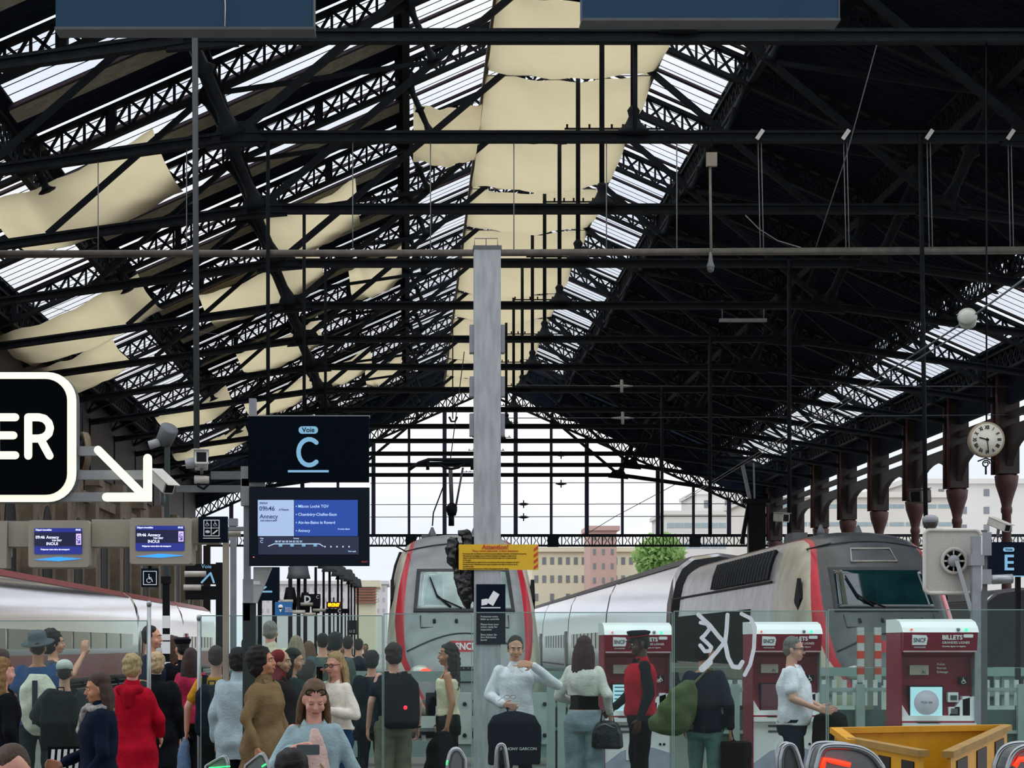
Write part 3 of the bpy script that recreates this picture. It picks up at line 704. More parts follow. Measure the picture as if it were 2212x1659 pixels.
hanger(1534, 728, 1160, D0+5*S-.17, .08, 'dark rod hanging from the sixth truss above the pale office building')
hanger(1430, 835, 1160, D0+7*S-.17, .08, 'thin dark rod hanging from the eighth truss in the bright gable')
hanger(1372, 60, 285, D0+.3, .05, 'short black rod beside the right slate sign')
hanger(657, 455, 900, D0+2*S-.17, .05, 'dark rod from the third truss down behind the platform C sign')
hanger(703, 570, 900, D0+3*S-.17, .05, 'dark rod from the fourth truss down behind the platform C sign')
# box lamp pole
r = thing('bulb_pendant', 'pale box with a long conduit ending in a glass bulb, right of the ridge', 'lamp', P(1534, 575, DP-.2))
MB().cbox(P(1537, 345, DP-.2), (.26, .14, .34)).build('junction_box', BEIGE, r, world=True)
MB().tube([P(1534, 360, DP-.2), P(1536, 545, DP-.2)], .035, 8).build('conduit', mat('conduit', '#8b867a', .5), r, world=True)
c = P(1535, 575, DP-.2); MB().lathe([(.03, .35), (.06, .12), (.1, 0), (.09, -.04)], c, 12).build('lamp_holder', GREYP, r, world=True); MB().ell(c-Vector((0, 0, .06)), (.09, .09, .1)).build('glass_bulb', mat('bulb_glass', '#6b7276', .1), r, world=True)
MB().tube([P(1537, 292, DP-.2), P(1537, 330, DP-.2)], .02, 6).build('cable', BLACK, r, world=True)
# fluorescent lamp
D = D0+4*S
r = thing('fluorescent_lamp', 'unlit fluorescent tube lamp hanging in the dark right part of the roof', 'lamp', P(1605, 692, D))
MB().cbox(P(1605, 692, D), ((1656-1554)*D/F, .2, .12)).build('tube_housing', GREYP, r, world=True)
for px in (1560, 1650): MB().tube([P(px, 650, D), P(px, 690, D)], .02, 6).build('hook', GREYP, r, world=True)
# catenary wires
def wire(pts, r_, label, m=BLACK, group='overhead wires'):
    mb = MB(); mb.tube(pts, r_, 5); return single(mb, 'overhead_wire', m, label, 'wire', pts[0], group)
WG = mat('wire_grey', '#5c6166', .5, .3, 0)
wire([P(1120, 832, 95), P(1345, 834, 95), P(2300, 835, 95)], .02, 'upper cross wire carrying a white insulator right of the pillar', WG)
wire([P(1090, 903, 97), P(1345, 903, 97), P(2300, 895, 97)], .02, 'lower cross wire carrying a white insulator right of the pillar', WG)
for (y, a, lab) in ((983, 808, 'highest'), (1044, 800, 'second'), (1090, 800, 'third'), (1117, 800, 'lowest')):
    wire([P(a, y, 170), P(1700, y-2, 170)], .03, 'thin black cross wire with small insulator in the open gable, '+lab)
for (px, py, lab) in ((1212, 983, 'highest'), (1212, 1045, 'second'), (1131, 1089, 'third'), (1131, 1117, 'lowest')):
    mb = MB(); c = P(px, py, 170-.1); mb.tube([c-Vector((.45, 0, 0)), c-Vector((.2, 0, 0)), c, c+Vector((.2, 0, 0)), c+Vector((.45, 0, 0))], [.02, .1, .12, .1, .02], 8); mb.lathe([(.05, -.3), (.05, .3)], c, 8)
    single(mb, 'wire_insulator', BLACK, 'small black insulator on the %s cross wire in the open gable' % lab, 'insulator', c, 'black insulators in the gable')
for (px, py, D, lab) in ((1343, 834, 95, 'upper'), (1345, 903, 97, 'lower')):
    mb = MB(); c = P(px, py, D-.1); mb.tube([c-Vector((.5, 0, 0)), c-Vector((.06, 0, 0))], [.02, .07], 8); mb.tube([c+Vector((.06, 0, 0)), c+Vector((.5, 0, 0))], [.07, .02], 8); mb.lathe([(.04, -.28), (.07, -.25), (.07, .25), (.04, .28)], c, 10)
    single(mb, 'wire_insulator', mat('ceramic', '#b9bcb4', .3), 'off white ceramic insulator on the %s cross wire right of the pillar' % lab, 'insulator', c, 'white insulators right of the pillar')
pts = [P(2230, 590, 30), P(2092, 690, 31), P(1830, 860, 60), P(1480, 1075, 120)]
wire(pts, .016, 'slanting steel wire with a glass disc insulator at the right', WG); wire([p+Vector((0, 0, -.12)) for p in pts[1:]], .014, 'second slanting steel wire just below the disc insulator wire', WG)
mb = MB(); c = P(2090, 690, 31); mb.lathe([(.03, -.16), (.13, -.1), (.14, -.06), (.1, -.03), (.13, .02), (.12, .08), (.05, .12)], (0, 0, 0), 18, 'x')
o = mb.build('disc_insulator', mat('glass_disc', '#a9ada2', .25)); o.location = c; o.rotation_euler = (0, .5, 1.25); tag(o, 'round pale glass disc insulator on the slanting wire at right', 'insulator')
wire([P(1610, 465, DP+3), P(1640, 495, DP+3), P(1680, 520, DP+3), P(1730, 535, DP+.2)], .015, 'pale cable curving down onto the long pipe at right', GREYP)
wire([P(1897, 85, D0+.3), P(1830, 330, DP-2), P(1762, 535, DP-.1)], .013, 'slanting thin pale cable from the nearest truss to the pipe', GREYP)
wire([P(1240, 1170, 200), P(1330, 1115, 190), P(1470, 1040, 170)], .03, 'slanting wire in front of the cream and pink buildings')
wire([P(760, 760, 100), P(300, 700, 100), P(-20, 640, 100)], .012, 'faint sagging wire across the left roof trusses', WG)
# catenary cantilever above the middle train
D = 64
r = thing('catenary_bracket', 'black catenary arm with curved steady tubes hanging above the middle train', 'catenary bracket', P(975, 1140, D))
MB().tube([P(973, 1015, D), P(976, 1090, D)], .06, 8).build('post', GREYD, r, world=True); MB().tube([P(975, 1105, D), P(975, 1136, D)], .085, 8).build('lower_post', BLACK, r, world=True)
MB().lathe([(.12, -.15), (.16, 0), (.16, .12), (.08, .22)], P(976, 1103, D), 10).build('insulator', BLACK, r, world=True)
MB().tube([P(883, 1015, D), P(905, 1000, D), P(925, 993, D), P(1025, 993, D)], .05, 8).build('arm', IRON, r, world=True); MB().tube([P(905, 1001, D), P(1025, 998, D)], .04, 8).build('arm', IRON, r, world=True)
MB().tube([P(945, 1000, D), P(960, 1010, D), P(975, 1013, D), P(990, 1010, D), P(1003, 1000, D)], .04, 8).build('steady_tube', IRON, r, world=True)
MB().tube([P(985, 1092, D), P(1000, 1010, D)], .03, 8).build('stay', GREYD, r, world=True)
for px in (924, 1020): MB().tube([P(px, 993, D), P(px, 1015, D)], .05, 8).build('clamp', BLACK, r, world=True)
wire([P(978, 700, 70), P(978, 905, 70)], .02, 'vertical wire above the catenary arm, left of the pillar'); wire([P(1003, 760, 71), P(972, 1000, 66)], .016, 'slanting twin wire left of the pillar')
mb = MB(); c = P(979, 907, 70); mb.tube([c+Vector((-.13, 0, .1)), c+Vector((-.06, 0, -.05)), c+Vector((.06, 0, -.05)), c+Vector((.13, 0, .1))], .035, 6); single(mb, 'wire_fork', BLACK, 'small black fork fitting on the vertical wire left of the pillar', 'fitting', c)
wire([P(958, 1050, 75), P(936, 1108, 75), P(934, 1136, 75)], .025, 'thin black drop wire with fork left of the catenary arm')
# dark mast right
D = 140
r = thing('catenary_mast', 'black steel mast with splayed braces between the two trains, behind', 'mast', P(1632, 1320, D)*1)
r.location.z = 0; g = X(1634, D)
MB().box((g-.55, D-.3, 0), (g+.55, D+.3, Zp(1082, D))).build('mast_body', BLACK, r, world=True); MB().box((g-.95, D-.4, Zp(1088, D)), (g+.85, D+.4, Zp(1078, D))).build('mast_head', BLACK, r, world=True)
MB().beam(P(1618, 1085, D), P(1602, 1175, D), .25, .25).build('brace', BLACK, r, world=True)
MB().beam(P(1604, 1005, D), P(1620, 1080, D), .22, .22).build('upper_tube', GREYP, r, world=True); MB().beam(P(1628, 1000, D), P(1630, 1080, D), .1, .1).build('upper_tube', GREYP, r, world=True)
MB().tube([P(1545, 988, D), P(1600, 990, D), P(1660, 985, D)], .1, 6).build('head_span', IRON, r, world=True)
# ============================================================ pillar with signs
D = 29
r = thing('steel_pillar', 'tall grey painted steel pillar standing left of centre with boxes on its sides', 'pillar', (X(1053, D), D, 0)); xc = X(1053, D)
MB().box((xc-.178, D, 0), (xc+.178, D+.3, Zp(534, D))).build('shaft', PILLAR, r, world=True)
MB().box((xc-.19, D-.01, Zp(538, D)), (xc+.19, D+.31, Zp(530, D))).build('cap', GREYD, r, world=True)
for (a, b) in ((700, 760), (812, 855), (892, 940)):
    for s_ in (-1, 1): MB().box((xc+s_*.178, D+.05, Zp(b, D)), (xc+s_*.235, D+.25, Zp(a, D))).build('side_box', GREYP, r, world=True)
mb = MB(); mb.tube([P(1025, 530, D), P(1025, 515, D), P(1075, 515, D), P(1075, 530, D)], .006, 5); mb.tube([P(1050, 530, D), P(1050, 515, D)], .006, 5); mb.build('wire_loop', GREYD, r, world=True)
YS = 28.975
r = thing('warning_sign', 'yellow warning board with red heading and striped right end on the pillar', 'sign', P(1077, 1204, YS))
MB().box(P(991, 1231, YS), P(1163, 1176, YS)+Vector((0, .02, 0))).build('board', mat('sign_yellow', '#e0b21c', .5, 0, .04), r, world=True)
rm = mat('sign_red', '#c2402c', .5, 0, 0); y_ = YS-.004
text('Attention!', .085, (X(1070, YS), y_, Zp(1182, YS)), rm, r, bold=.002); text('Pour votre sécurité, à tout moment', .042, (X(1070, YS), y_, Zp(1190, YS)), rm, r)
tl = ['Ne montez dans un véhicule en marche sous aucun prétexte. Attention à la fermeture des portes.', 'Ne laissez pas vos bagages sans surveillance, étiquetez vos bagages au départ et les',
      'objets trouvés doivent être remis au point accueil de la gare ou à un agent présent', 'sur les quais.', 'Au retentissement du signal sonore ne montez plus dans le train et éloignez-vous de la',
      'bordure du quai. Présentez-vous en avance et gardez votre billet à la main en cas de', 'contrôle en gare.', 'Ne traversez jamais les voies en dehors des passages autorisés, danger.']
for i, t_ in enumerate(tl): text(t_, .026, (X(1000, YS), y_, Zp(1196+4.6*i, YS)), BLACK, r, align='LEFT', sx=.82)
for i in range(4):
    z0 = Zp(1228-13*i, YS); x0, x1 = X(1153, YS), X(1162, YS)
    MB().prism([(x0, z0-.015), (x1, z0+.025), (x1, z0+.062), (x0, z0+.022)], y_-.002, YS).build('stripe', rm, r, world=True)
r = thing('ticket_reminder_sign', 'dark blue sign with white hand and ticket pictogram on the pillar', 'sign', P(1060, 1330, YS))
MB().box(P(1029, 1392, YS), P(1092, 1262, YS)+Vector((0, .02, 0))).build('board', NAVY, r, world=True)
MB().prism([(X(a, YS), Zp(b, YS)) for a, b in ((1051, 1301), (1066, 1276), (1079, 1284), (1065, 1309))], y_, YS).build('ticket_symbol', TXTW, r, world=True)
hm = MB(); hm.prism([(X(a, YS), Zp(b, YS)) for a, b in ((1040, 1295), (1052, 1293), (1057, 1297), (1052, 1306), (1040, 1308))], y_-.001, YS); hm.build('hand_symbol', TXTW, r, world=True)
MB().box(P(1039, 1314, YS)-Vector((0, .004, 0)), P(1081, 1311.5, YS)).build('underline', TXTW, r, world=True)
for i, t_ in enumerate(['Présentez votre', 'billet au contrôle', '', 'Please have your', 'ticket ready for', 'inspection', '', 'Bitte halten Sie', 'Ihre Fahrkarte', 'bereit']):
    if t_: text(t_, .036, (X(1038, YS), y_, Zp(1332+5.6*i, YS)), TXTW, r, align='LEFT')
PLASTIC_AT_END = True
# ============================================================ signs and screens
def ss(name, label, loc, cat='sign'): return thing(name, label, cat, loc)
Dn = 12.
for (x0, x1, y1, lab) in ((120, 678, 62, 'left'), (1258, 1813, 43, 'right')):
    r = ss('overhead_sign', 'plain slate blue back of a hanging sign cut off at the top %s' % lab, (X((x0+x1)/2, Dn), Dn, Zp(y1, Dn)))
    MB().box(P(x0, y1, Dn), P(x1, -150, Dn)+Vector((0, .16, 0))).build('panel', SLATE, r, world=True)
    MB().box(P(x0-2, y1+2, Dn)+Vector((0, -.005, 0)), P(x1+2, y1-4, Dn)+Vector((0, .165, 0))).build('edge_strip', GREYD, r, world=True)
    MB().box(P(x1-2, y1, Dn)+Vector((0, -.006, 0)), P(x1+1, -150, Dn)+Vector((0, .165, 0))).build('edge_strip', GREYD, r, world=True)
    if lab == 'left': MB().tube([P(486, -20, Dn)+Vector((0, -.01, 0)), P(487, 20, Dn)+Vector((0, -.01, 0)), P(486, 58, Dn)+Vector((0, -.01, 0))], .003, 5).build('seam', TXTW, r, world=True)
    for px in (x0+60, x1-60): MB().tube([P(px, -150, Dn)+Vector((0, .08, 0)), P(px, -420, Dn)+Vector((0, .08, 0))], .03, 8).build('suspension_rod', GREYD, r, world=True)
# illuminated sign ER
D = 14.
r = ss('illuminated_sign', 'big black sign with glowing white rim and letters ER at left edge', (X(60, D), D, Zp(1085, D)))
sc_ = D/F
MB().prism(rrect(X(-260, D), Zp(1085, D), X(165, D), Zp(803, D), 62*sc_, 8), D+.02, D+.14).build('case', GREYD, r, world=True)
MB().prism(rrect(X(-259, D), Zp(1084, D), X(164, D), Zp(804, D), 61*sc_, 8), D, D+.02).build('lit_rim', CREAM, r, world=True)
MB().prism(rrect(X(-246, D), Zp(1069, D), X(145, D), Zp(819, D), 46*sc_, 8), D-.012, D).build('black_face', mat('sign_black', '#04080c', .7, 0, 0, spec=.03), r, world=True)
def stroke(mb, pts, w_, y, mi=0):
    w_ = w_/2
    for i in range(len(pts)-1):
        a, b = Vector((pts[i][0], 0, pts[i][1])), Vector((pts[i+1][0], 0, pts[i+1][1])); d = (b-a).normalized(); n = Vector((-d.z, 0, d.x))
        poly = []; a0 = math.atan2(n.z, n.x)
        for k in range(7): t = a0-math.pi*k/6; poly.append((b.x+w_*math.cos(t), b.z+w_*math.sin(t)))
        for k in range(7): t = a0+math.pi-math.pi*k/6; poly.append((a.x+w_*math.cos(t), a.z+w_*math.sin(t)))
        mb.prism(poly, y-.006-.0004*i, y+.004, mi)
def pl(pts, D): return [(X(a, D), Zp(b, D)) for a, b in pts]
mb = MB(); q = 17*sc_; y = D-.016
stroke(mb, pl([(34, 984), (-8, 984), (-8, 902), (34, 902)], D), q, y); stroke(mb, pl([(-8, 941), (30, 941)], D), q, y); mb.build('letter_e', CREAM, r, world=True)
mb = MB(); stroke(mb, pl([(62, 985), (62, 902), (85, 902), (97, 905), (106, 914), (109, 925), (106, 937), (97, 945), (85, 948), (62, 948)], D), q, y); stroke(mb, pl([(88, 948), (108, 985)], D), q, y); mb.build('letter_r', CREAM, r, world=True)
ar = ss('illuminated_arrow', 'glowing white arrow pointing down right beside the big ER sign', (X(300, D), D, Zp(1083, D)))
mb = MB(); stroke(mb, pl([(212, 972), (306, 1066)], D), 18*sc_, D); mb.build('arrow_shaft', CREAM, ar, world=True)
mb = MB(); stroke(mb, pl([(319, 990), (319, 1074), (230, 1074)], D), 19*sc_, D-.002); mb.box(P(318, 1083, D)+Vector((0, -.006, 0)), P(328, 1060, D)+Vector((0, .004, 0))); mb.prism([(X(300, D), Zp(1083, D)), (X(328, D), Zp(1083, D)), (X(328, D), Zp(1060, D))], D-.008, D+.002); mb.build('arrow_head', CREAM, ar, world=True)
for yy, xe in ((972, 210), (1024, 322), (1072, 322)): MB().box(P(120, yy+10, D)+Vector((0, .06, 0)), P(xe, yy-10, D)+Vector((0, .12, 0))).build('support_bar', GREYP, r, world=True)
# gantry with monitors
D = 17.
g = thing('sign_gantry', 'beige horizontal gantry beam at left carrying the two blue screens', 'gantry', (X(200, D), D, Zp(1190, D)))
for (a, b, c_, d) in ((-150, 12, 1125, 1200), (15, 65, 1125, 1180), (196, 283, 1121, 1180), (413, 472, 1118, 1173)):
    MB().box(P(a, d, D)+Vector((0, .05, 0)), P(b, c_, D)+Vector((0, .3, 0))).build('beam_casing', BEIGE, g, world=True)
MB().box(P(-150, 1227, D), P(14, 1125, D)+Vector((0, .2, 0))).build('end_casing', BEIGE, g, world=True)
MB().box(P(-150, 1130, D)+Vector((0, .1, 0)), P(470, 1123, D)+Vector((0, .25, 0))).build('cable_tray', GREYD, g, world=True)
SB = mat('screen_blue', '#1f2c86', .3, 0, 0, emit=.55); SBD = mat('screen_dark_blue', '#10143a', .3, 0, 0, emit=.5); SW = mat('screen_white', '#e9ecff', .3, 0, 0, emit=.8); SL = mat('screen_lilac', '#c9b4e6', .3, 0, 0, emit=.8); SC2 = mat('screen_cyan', '#2f8cf0', .3, 0, 0, emit=1.)
for (x0, x1, y0, y1, lab) in ((65, 195, 1125, 1226, 'left'), (283, 415, 1120, 1219, 'right')):
    r = ss('departure_monitor', 'beige cased departure screen showing 09:46 Annecy, %s one of the pair' % lab, (X((x0+x1)/2, D), D, Zp(y1, D)), 'screen')
    MB().prism(rrect(X(x0, D), Zp(y1, D), X(x1, D), Zp(y0, D), .02, 3), D-.08, D+.3).build('case', BEIGE, r, world=True)
    a, b, c_, d = x0+13, x1-14, y0+17, y1-28; y = D-.085; w_ = b-a
    sc0 = MB().prism(rrect(X(a, D), Zp(d, D), X(b, D), Zp(c_, D), .012, 3), y, D-.07).build('screen', SB, r, world=True)
    MB().box((X(a, D), y-.002, Zp(d-17, D)), (X(b, D), y, Zp(c_+9, D))).build('dark_band', SBD, r, world=True)
    T = lambda s_, px, py, h_, al='LEFT', m_=SW: text(s_, h_*D/F, (X(px, D), y-.004, Zp(py, D)), m_, r, ext=.0006, align=al, bold=.0006)
    T('Départ immédiat', a+3, c_+4, 5); T('09:25', b-14, c_+4, 5); T('09:46', a+3, c_+20, 9); T('Annecy', a+26, c_+20, 9); T('TGV 6937', a+38, c_+27, 5); T('INOUI', a+26, c_+34, 9); T('Préparez votre titre de transport', a+14, d-10, 4.6)
    MB().box((X(b-13, D), y-.003, Zp(d-20, D)), (X(b-2, D), y-.001, Zp(c_+12, D))).build('platform_box', SL, r, world=True); T('C', b-7.5, c_+20, 10, 'CENTER', SB)
    mb = MB(); stroke(mb, pl([(b-11, d-31), (b-5, d-24)], D), .006, y-.004); stroke(mb, pl([(b-5, d-30), (b-5, d-24), (b-10, d-24)], D), .006, y-.0045); mb.build('small_arrow', SB, r, world=True)
    mb = MB(); mb.add([P(a, d+12, D)+Vector((0, -.085, 0)), P((a+b)/2, d+15, D)+Vector((0, -.085, 0)), P(b, d+10, D)+Vector((0, -.085, 0)), P((a+b)/2, d+6, D)+Vector((0, -.085, 0)),
         P(a, d+12, D)+Vector((0, -.08, 0)), P((a+b)/2, d+15, D)+Vector((0, -.08, 0)), P(b, d+10, D)+Vector((0, -.08, 0)), P((a+b)/2, d+6, D)+Vector((0, -.08, 0))], [(0, 1, 2, 3), (7, 6, 5, 4), (0, 4, 5, 1), (1, 5, 6, 2), (2, 6, 7, 3), (3, 7, 4, 0)]); mb.build('blue_light_line', SC2, r, world=True)
def pict_person(mb, cx, cz, s, y):   # wheelchair pictogram
    stroke(mb, [(cx-.1*s, cz+.25*s), (cx-.08*s, cz-.02*s), (cx+.15*s, cz-.02*s), (cx+.25*s, cz-.3*s)], .09*s, y)
    stroke(mb, [(cx-.08*s, cz+.12*s), (cx+.12*s, cz+.12*s)], .06*s, y-.001)
    stroke(mb, [(cx-.1*s+.22*s*math.cos(t), cz-.18*s+.22*s*math.sin(t)) for t in [math.radians(120+25*i) for i in range(9)]], .06*s, y-.001)
    mb.ell((cx-.1*s, y, cz+.4*s), (.07*s, .004, .07*s), 8, 5)
r = ss('assistance_sign', 'dark sign with four white pictograms at the right end of the gantry', (X(458, D), D, Zp(1172, D)))
MB().box(P(429, 1172, D)+Vector((0, -.02, 0)), P(492, 1116, D)+Vector((0, .04, 0))).build('board', NAVY, r, world=True)
mb = MB(); y = D-.024; stroke(mb, pl([(441, 1124), (474, 1124), (474, 1158), (441, 1158), (441, 1124)], D), .006, y); stroke(mb, pl([(457, 1124), (457, 1158)], D), .005, y-.003); stroke(mb, pl([(441, 1141), (474, 1141)], D), .005, y-.004)
stroke(mb, pl([(440, 1163), (476, 1163)], D), .006, y-.002)
pict_person(mb, X(449, D), Zp(1132, D), .045, y-.004); pict_person(mb, X(466, D), Zp(1132, D), .045, y-.004); mb.ell(P(449, 1149, D)+Vector((0, -.024, 0)), (.02, .004, .012), 10, 5); stroke(mb, pl([(461, 1153), (470, 1146)], D), .01, y-.004)
mb.build('pictograms', TXTW, r, world=True)
Dw = 24.
r = ss('wheelchair_sign', 'small black sign with white wheelchair symbol under the right departure screen', (X(324, Dw), Dw, Zp(1268, Dw)))
MB().box(P(305, 1268, Dw), P(342, 1228, Dw)+Vector((0, .04, 0))).build('board', NAVY, r, world=True)
mb = MB(); stroke(mb, pl([(310, 1234), (338, 1234), (338, 1263), (310, 1263), (310, 1234)], Dw), .008, Dw-.004); pict_person(mb, X(324, Dw), Zp(1250, Dw), .11, Dw-.006); mb.build('pictogram', TXTW, r, world=True)
MB().tube([P(324, 1228, Dw), P(324, 1130, Dw)], .02, 6).build('hanger_rod', BLACK, r, world=True)
# Platform C sign
D = 18.
po = thing('sign_post', 'grey steel post with brackets carrying the platform C sign and train display', 'post', (X(548, D), D+.2, 0))
for (x0, x1, y0, y1, dy, m_) in ((533, 548, 853, 1000, .25, GREYP), (518, 536, 1005, 1090, .1, GREYP), (522, 536, 1070, 1340, .2, GREYP), (522, 545, 1250, 1302, .12, GREYP), (520, 548, 1300, 1800, .2, mat('dark_post', '#1d2b2a', .5)), (475, 522, 1135, 1143, .2, GREYP)):
    MB().box(P(x0, y1, D)+Vector((0, dy, 0)) if y1 < 1700 else Vector((X(x0, D), D+dy, 0)), P(x1, y0, D)+Vector((0, dy+.12, 0))).build('post_section', m_, po, world=True)
MB().box(P(520, 1048, D)+Vector((0, .1, 0)), P(570, 1032, D)+Vector((0, .2, 0))).build('bracket', GREYP, po, world=True)
MB().prism(pl([(545, 1302), (552, 1302), (584, 1225), (545, 1225)], D), D+.12, D+.24).build('gusset', mat('gusset_grey', '#b1b2b2', .5), po, world=True)
MB().box(P(545, 1262, D)+Vector((0, .11, 0)), P(560, 1254, D)+Vector((0, .13, 0))).build('sticker', TXTW, po, world=True)
r = ss('platform_letter_sign', 'large dark sign with pale blue letter C hanging left of the pillar', (X(666, D), D, Zp(1040, D)))
MB().box(P(536, 1040, D), P(797, 899, D)+Vector((0, .12, 0))).build('board', mat('sign_navy_deep', '#040d18', .7, 0, 0, spec=.05), r, world=True)
MB().box(P(534, 900, D), P(799, 897, D)+Vector((0, .14, 0))).build('top_trim', GREYP, r, world=True)
def platform_face(r, cx, D, yv, yc, yl, s_, letter, full=True, m_=LTBLUE):
    y = D-.003
    MB().prism(rrect(X(cx-21*s_, D), Zp(yv+8*s_, D), X(cx+21*s_, D), Zp(yv-8*s_, D), 7.5*s_*D/F, 4), y-.001, y+.003).build('label_pill', m_, r, world=True)
    text('Voie', 14.5*s_*D/F, (X(cx, D), y-.003, Zp(yv, D)), NAVY, r, ext=.001, bold=.0008)
    if letter == 'C':
        mb = MB(); n = 16; c0 = (X(cx, D), Zp(yc, D)); k = D/F*s_
        pts = [(c0[0]+21*k*math.cos(t)*1.1+2*k, c0[1]+28*k*math.sin(t)) for t in [math.radians(48+ (312-48)*i/n) for i in range(n+1)]]
        stroke(mb, pts, 9.5*k, y); mb.build('letter', m_, r, world=True)
    else: text(letter, 82*s_*D/F, (X(cx, D), y-.002, Zp(yc, D)), m_, r, ext=.002, bold=.004)
    if yl: MB().box((X(cx-44*s_, D), y-.002, Zp(yl+2.5*s_, D)), (X(cx+44*s_, D), y+.003, Zp(yl-2.5*s_, D))).build('underline', m_, r, world=True)
platform_face(r, 666, D, 929, 977, 1018, 1., 'C')
r = ss('train_display', 'dark framed train display for 09h46 to Annecy below the platform C sign', (X(668, D), D, Zp(1222, D)), 'screen')
MB().box(P(538, 1222, D), P(798, 1053, D)+Vector((0, .1, 0))).build('frame', mat('display_frame', '#141d28', .6, 0, 0, spec=.1), r, world=True)
y = D-.002; BP = mat('display_white', '#a9bfe3', .3, 0, 0, emit=.45); BB = mat('display_blue', '#0a3f9a', .3, 0, 0, emit=.5); BD = mat('display_dark', '#111a3c', .3, 0, 0, emit=.4)
for (a, b, c_, d, nm, m_) in ((557, 635, 1080, 1158, 'white_panel', BP), (636, 773, 1080, 1158, 'blue_panel', BB), (558, 775, 1159, 1198, 'dark_panel', BD)):
    MB().box((X(a, D), y-.002, Zp(d, D)), (X(b, D), y+.004, Zp(c_, D))).build(nm, m_, r, world=True)
T = lambda s_, px, py, h_, m_, al='LEFT', sx=1: text(s_, h_*D/F, (X(px, D), y-.004, Zp(py, D)), m_, r, ext=.0006, align=al, bold=.0005, sx=sx)
DB = mat('display_text_blue', '#16407c', .4, 0, 0); DW = mat('display_text', '#b9d3f2', .4, 0, 0, emit=.5)
T('INOUI', 561, 1087, 6, DB); T('09h46', 560, 1099, 13.5, DB); T('à l\'heure', 603, 1101, 6, DB); T('Annecy', 561, 1116, 13, DB); T('TGV INOUI 6937', 562, 1125, 5, DB)
for i, t_ in enumerate(['Mâcon Loché TGV', 'Chambéry-Challes-Eaux', 'Aix-les-Bains le Revard', 'Annecy']): T(t_, 644, 1094+17.5*i, 8.6, DW); MB().cbox((X(640, D), y-.003, Zp(1094+17.5*i, D)), (.008, .002, .008)).build('stop_dot', DW, r, world=True)
T('Voie', 562, 1163, 4, DW); T('C', 562, 1170, 9, DW); T('Annecy', 640, 1163, 4, DW, 'CENTER'); T('08 07 06 05 04 03 02 01', 594, 1170, 6, DW)
T('SNCF', 781, 1214, 5.5, mat('display_red', '#b8404c', .4, 0, 0), 'LEFT'); T('Vers quai', 752, 1191, 4.5, DW); T('Prochain départ', 730, 1143, 4, DW)
mb = MB(); stroke(mb, pl([(580, 1180), (592, 1175), (690, 1175), (698, 1180)], D), .007, y-.003); mb.build('train_outline', DW, r, world=True)
for i in range(5): MB().cbox((X(702+13*i, D), y-.003, Zp(1181, D)), (.012, .002, .012)).build('zone_dot', DW, r, world=True)
for i in range(4): MB().cbox((X(606+25*i, D), y-.005, Zp(1178, D)), (.03, .002, .02)).build('coach_icon', LTBLUE, r, world=True)
MB().cbox((X(548, D), y-.002, Zp(1203.5, D)), (.012, .004, .006)).build('status_light', mat('tiny_red', '#ff7a6a', .4, 0, 0, emit=1), r, world=True)
# black sign behind with second C
D2 = 22.
r = ss('platform_letter_sign', 'dark sign half hidden behind the grey triangular bracket below the train display', (X(570, D2), D2, Zp(1295, D2)))
MB().box(P(548, 1297, D2), P(603, 1225, D2)+Vector((0, .1, 0))).build('board', NAVY, r, world=True); MB().box(P(548, 1280, D2)+Vector((0, -.003, 0)), P(588, 1276, D2)).build('underline', LTBLUE, r, world=True)
mb = MB(); stroke(mb, pl([(562, 1271), (568, 1272), (574, 1268)], D2), .02, D2-.002); mb.build('letter', LTBLUE, r, world=True)
MB().box((X(556, D2), D2+.02, 0), (X(565, D2), D2+.08, Zp(1297, D2))).build('post', BLACK, r, world=True)
r = ss('platform_letter_sign', 'black double sign with pale blue chevrons left of the display post', (X(430, D2), D2, Zp(1290, D2)))
MB().box(P(400, 1262, D2), P(466, 1218, D2)+Vector((0, .1, 0))).build('board', BLACK, r, world=True); MB().box(P(400, 1295, D2), P(466, 1266, D2)+Vector((0, .1, 0))).build('board', BLACK, r, world=True)
text('Voie', .055, (X(446, D2), D2-.004, Zp(1224, D2)), LTBLUE, r); mb = MB(); stroke(mb, pl([(436, 1258), (455, 1238), (462, 1258)], D2), .02, D2-.003); mb.build('letter', LTBLUE, r, world=True)
MB().box((X(466, D2), D2, 0), (X(480, D2), D2+.08, Zp(1215, D2))).build('post', BLACK, r, world=True)
for (a, b, yy) in ((402, 448, 1241), (400, 437, 1270)): MB().tube([P(a, yy, D2)+Vector((0, -.15, 0)), P(b, yy, D2)+Vector((0, -.15, 0))], .03, 8).build('round_tube', mat('tube_cream', '#b6b0a4', .4), r, world=True)
# beige and grey pipes posts around 480-520
for (x0, x1, y0, lab, m_, Dp) in ((481, 494, 1150, 'beige square post between the gantry and the display post', BEIGE, 19.), (497, 510, 1120, 'grey square post right of the beige post', GREYP, 19.5), (351, 366, 1330-85, 'black post with white bands under the wheelchair sign', BLACK, 26.)):
    t = thing('platform_post', lab, 'post', ((X(x0, Dp)+X(x1, Dp))/2, Dp, 0)); MB().box((X(x0, Dp), Dp, 0), (X(x1, Dp), Dp+.06, Zp(y0, Dp))).build('shaft', m_, t, world=True)
    MB().box((X(x0-3, Dp), Dp-.02, Zp(y0+16, Dp)), (X(x1+3, Dp), Dp+.08, Zp(y0, Dp))).build('top_collar', GREYP if m_ != BLACK else BLACK, t, world=True)
    if m_ == BLACK:
        for a, b in ((1330, 1357), (1370, 1383), (1386, 1412), (1430, 1443)): MB().box((X(x0-.5, Dp), Dp-.008, Zp(b, Dp)), (X(x1+.5, Dp), Dp+.065, Zp(a, Dp))).build('white_band', TXTW, t, world=True)
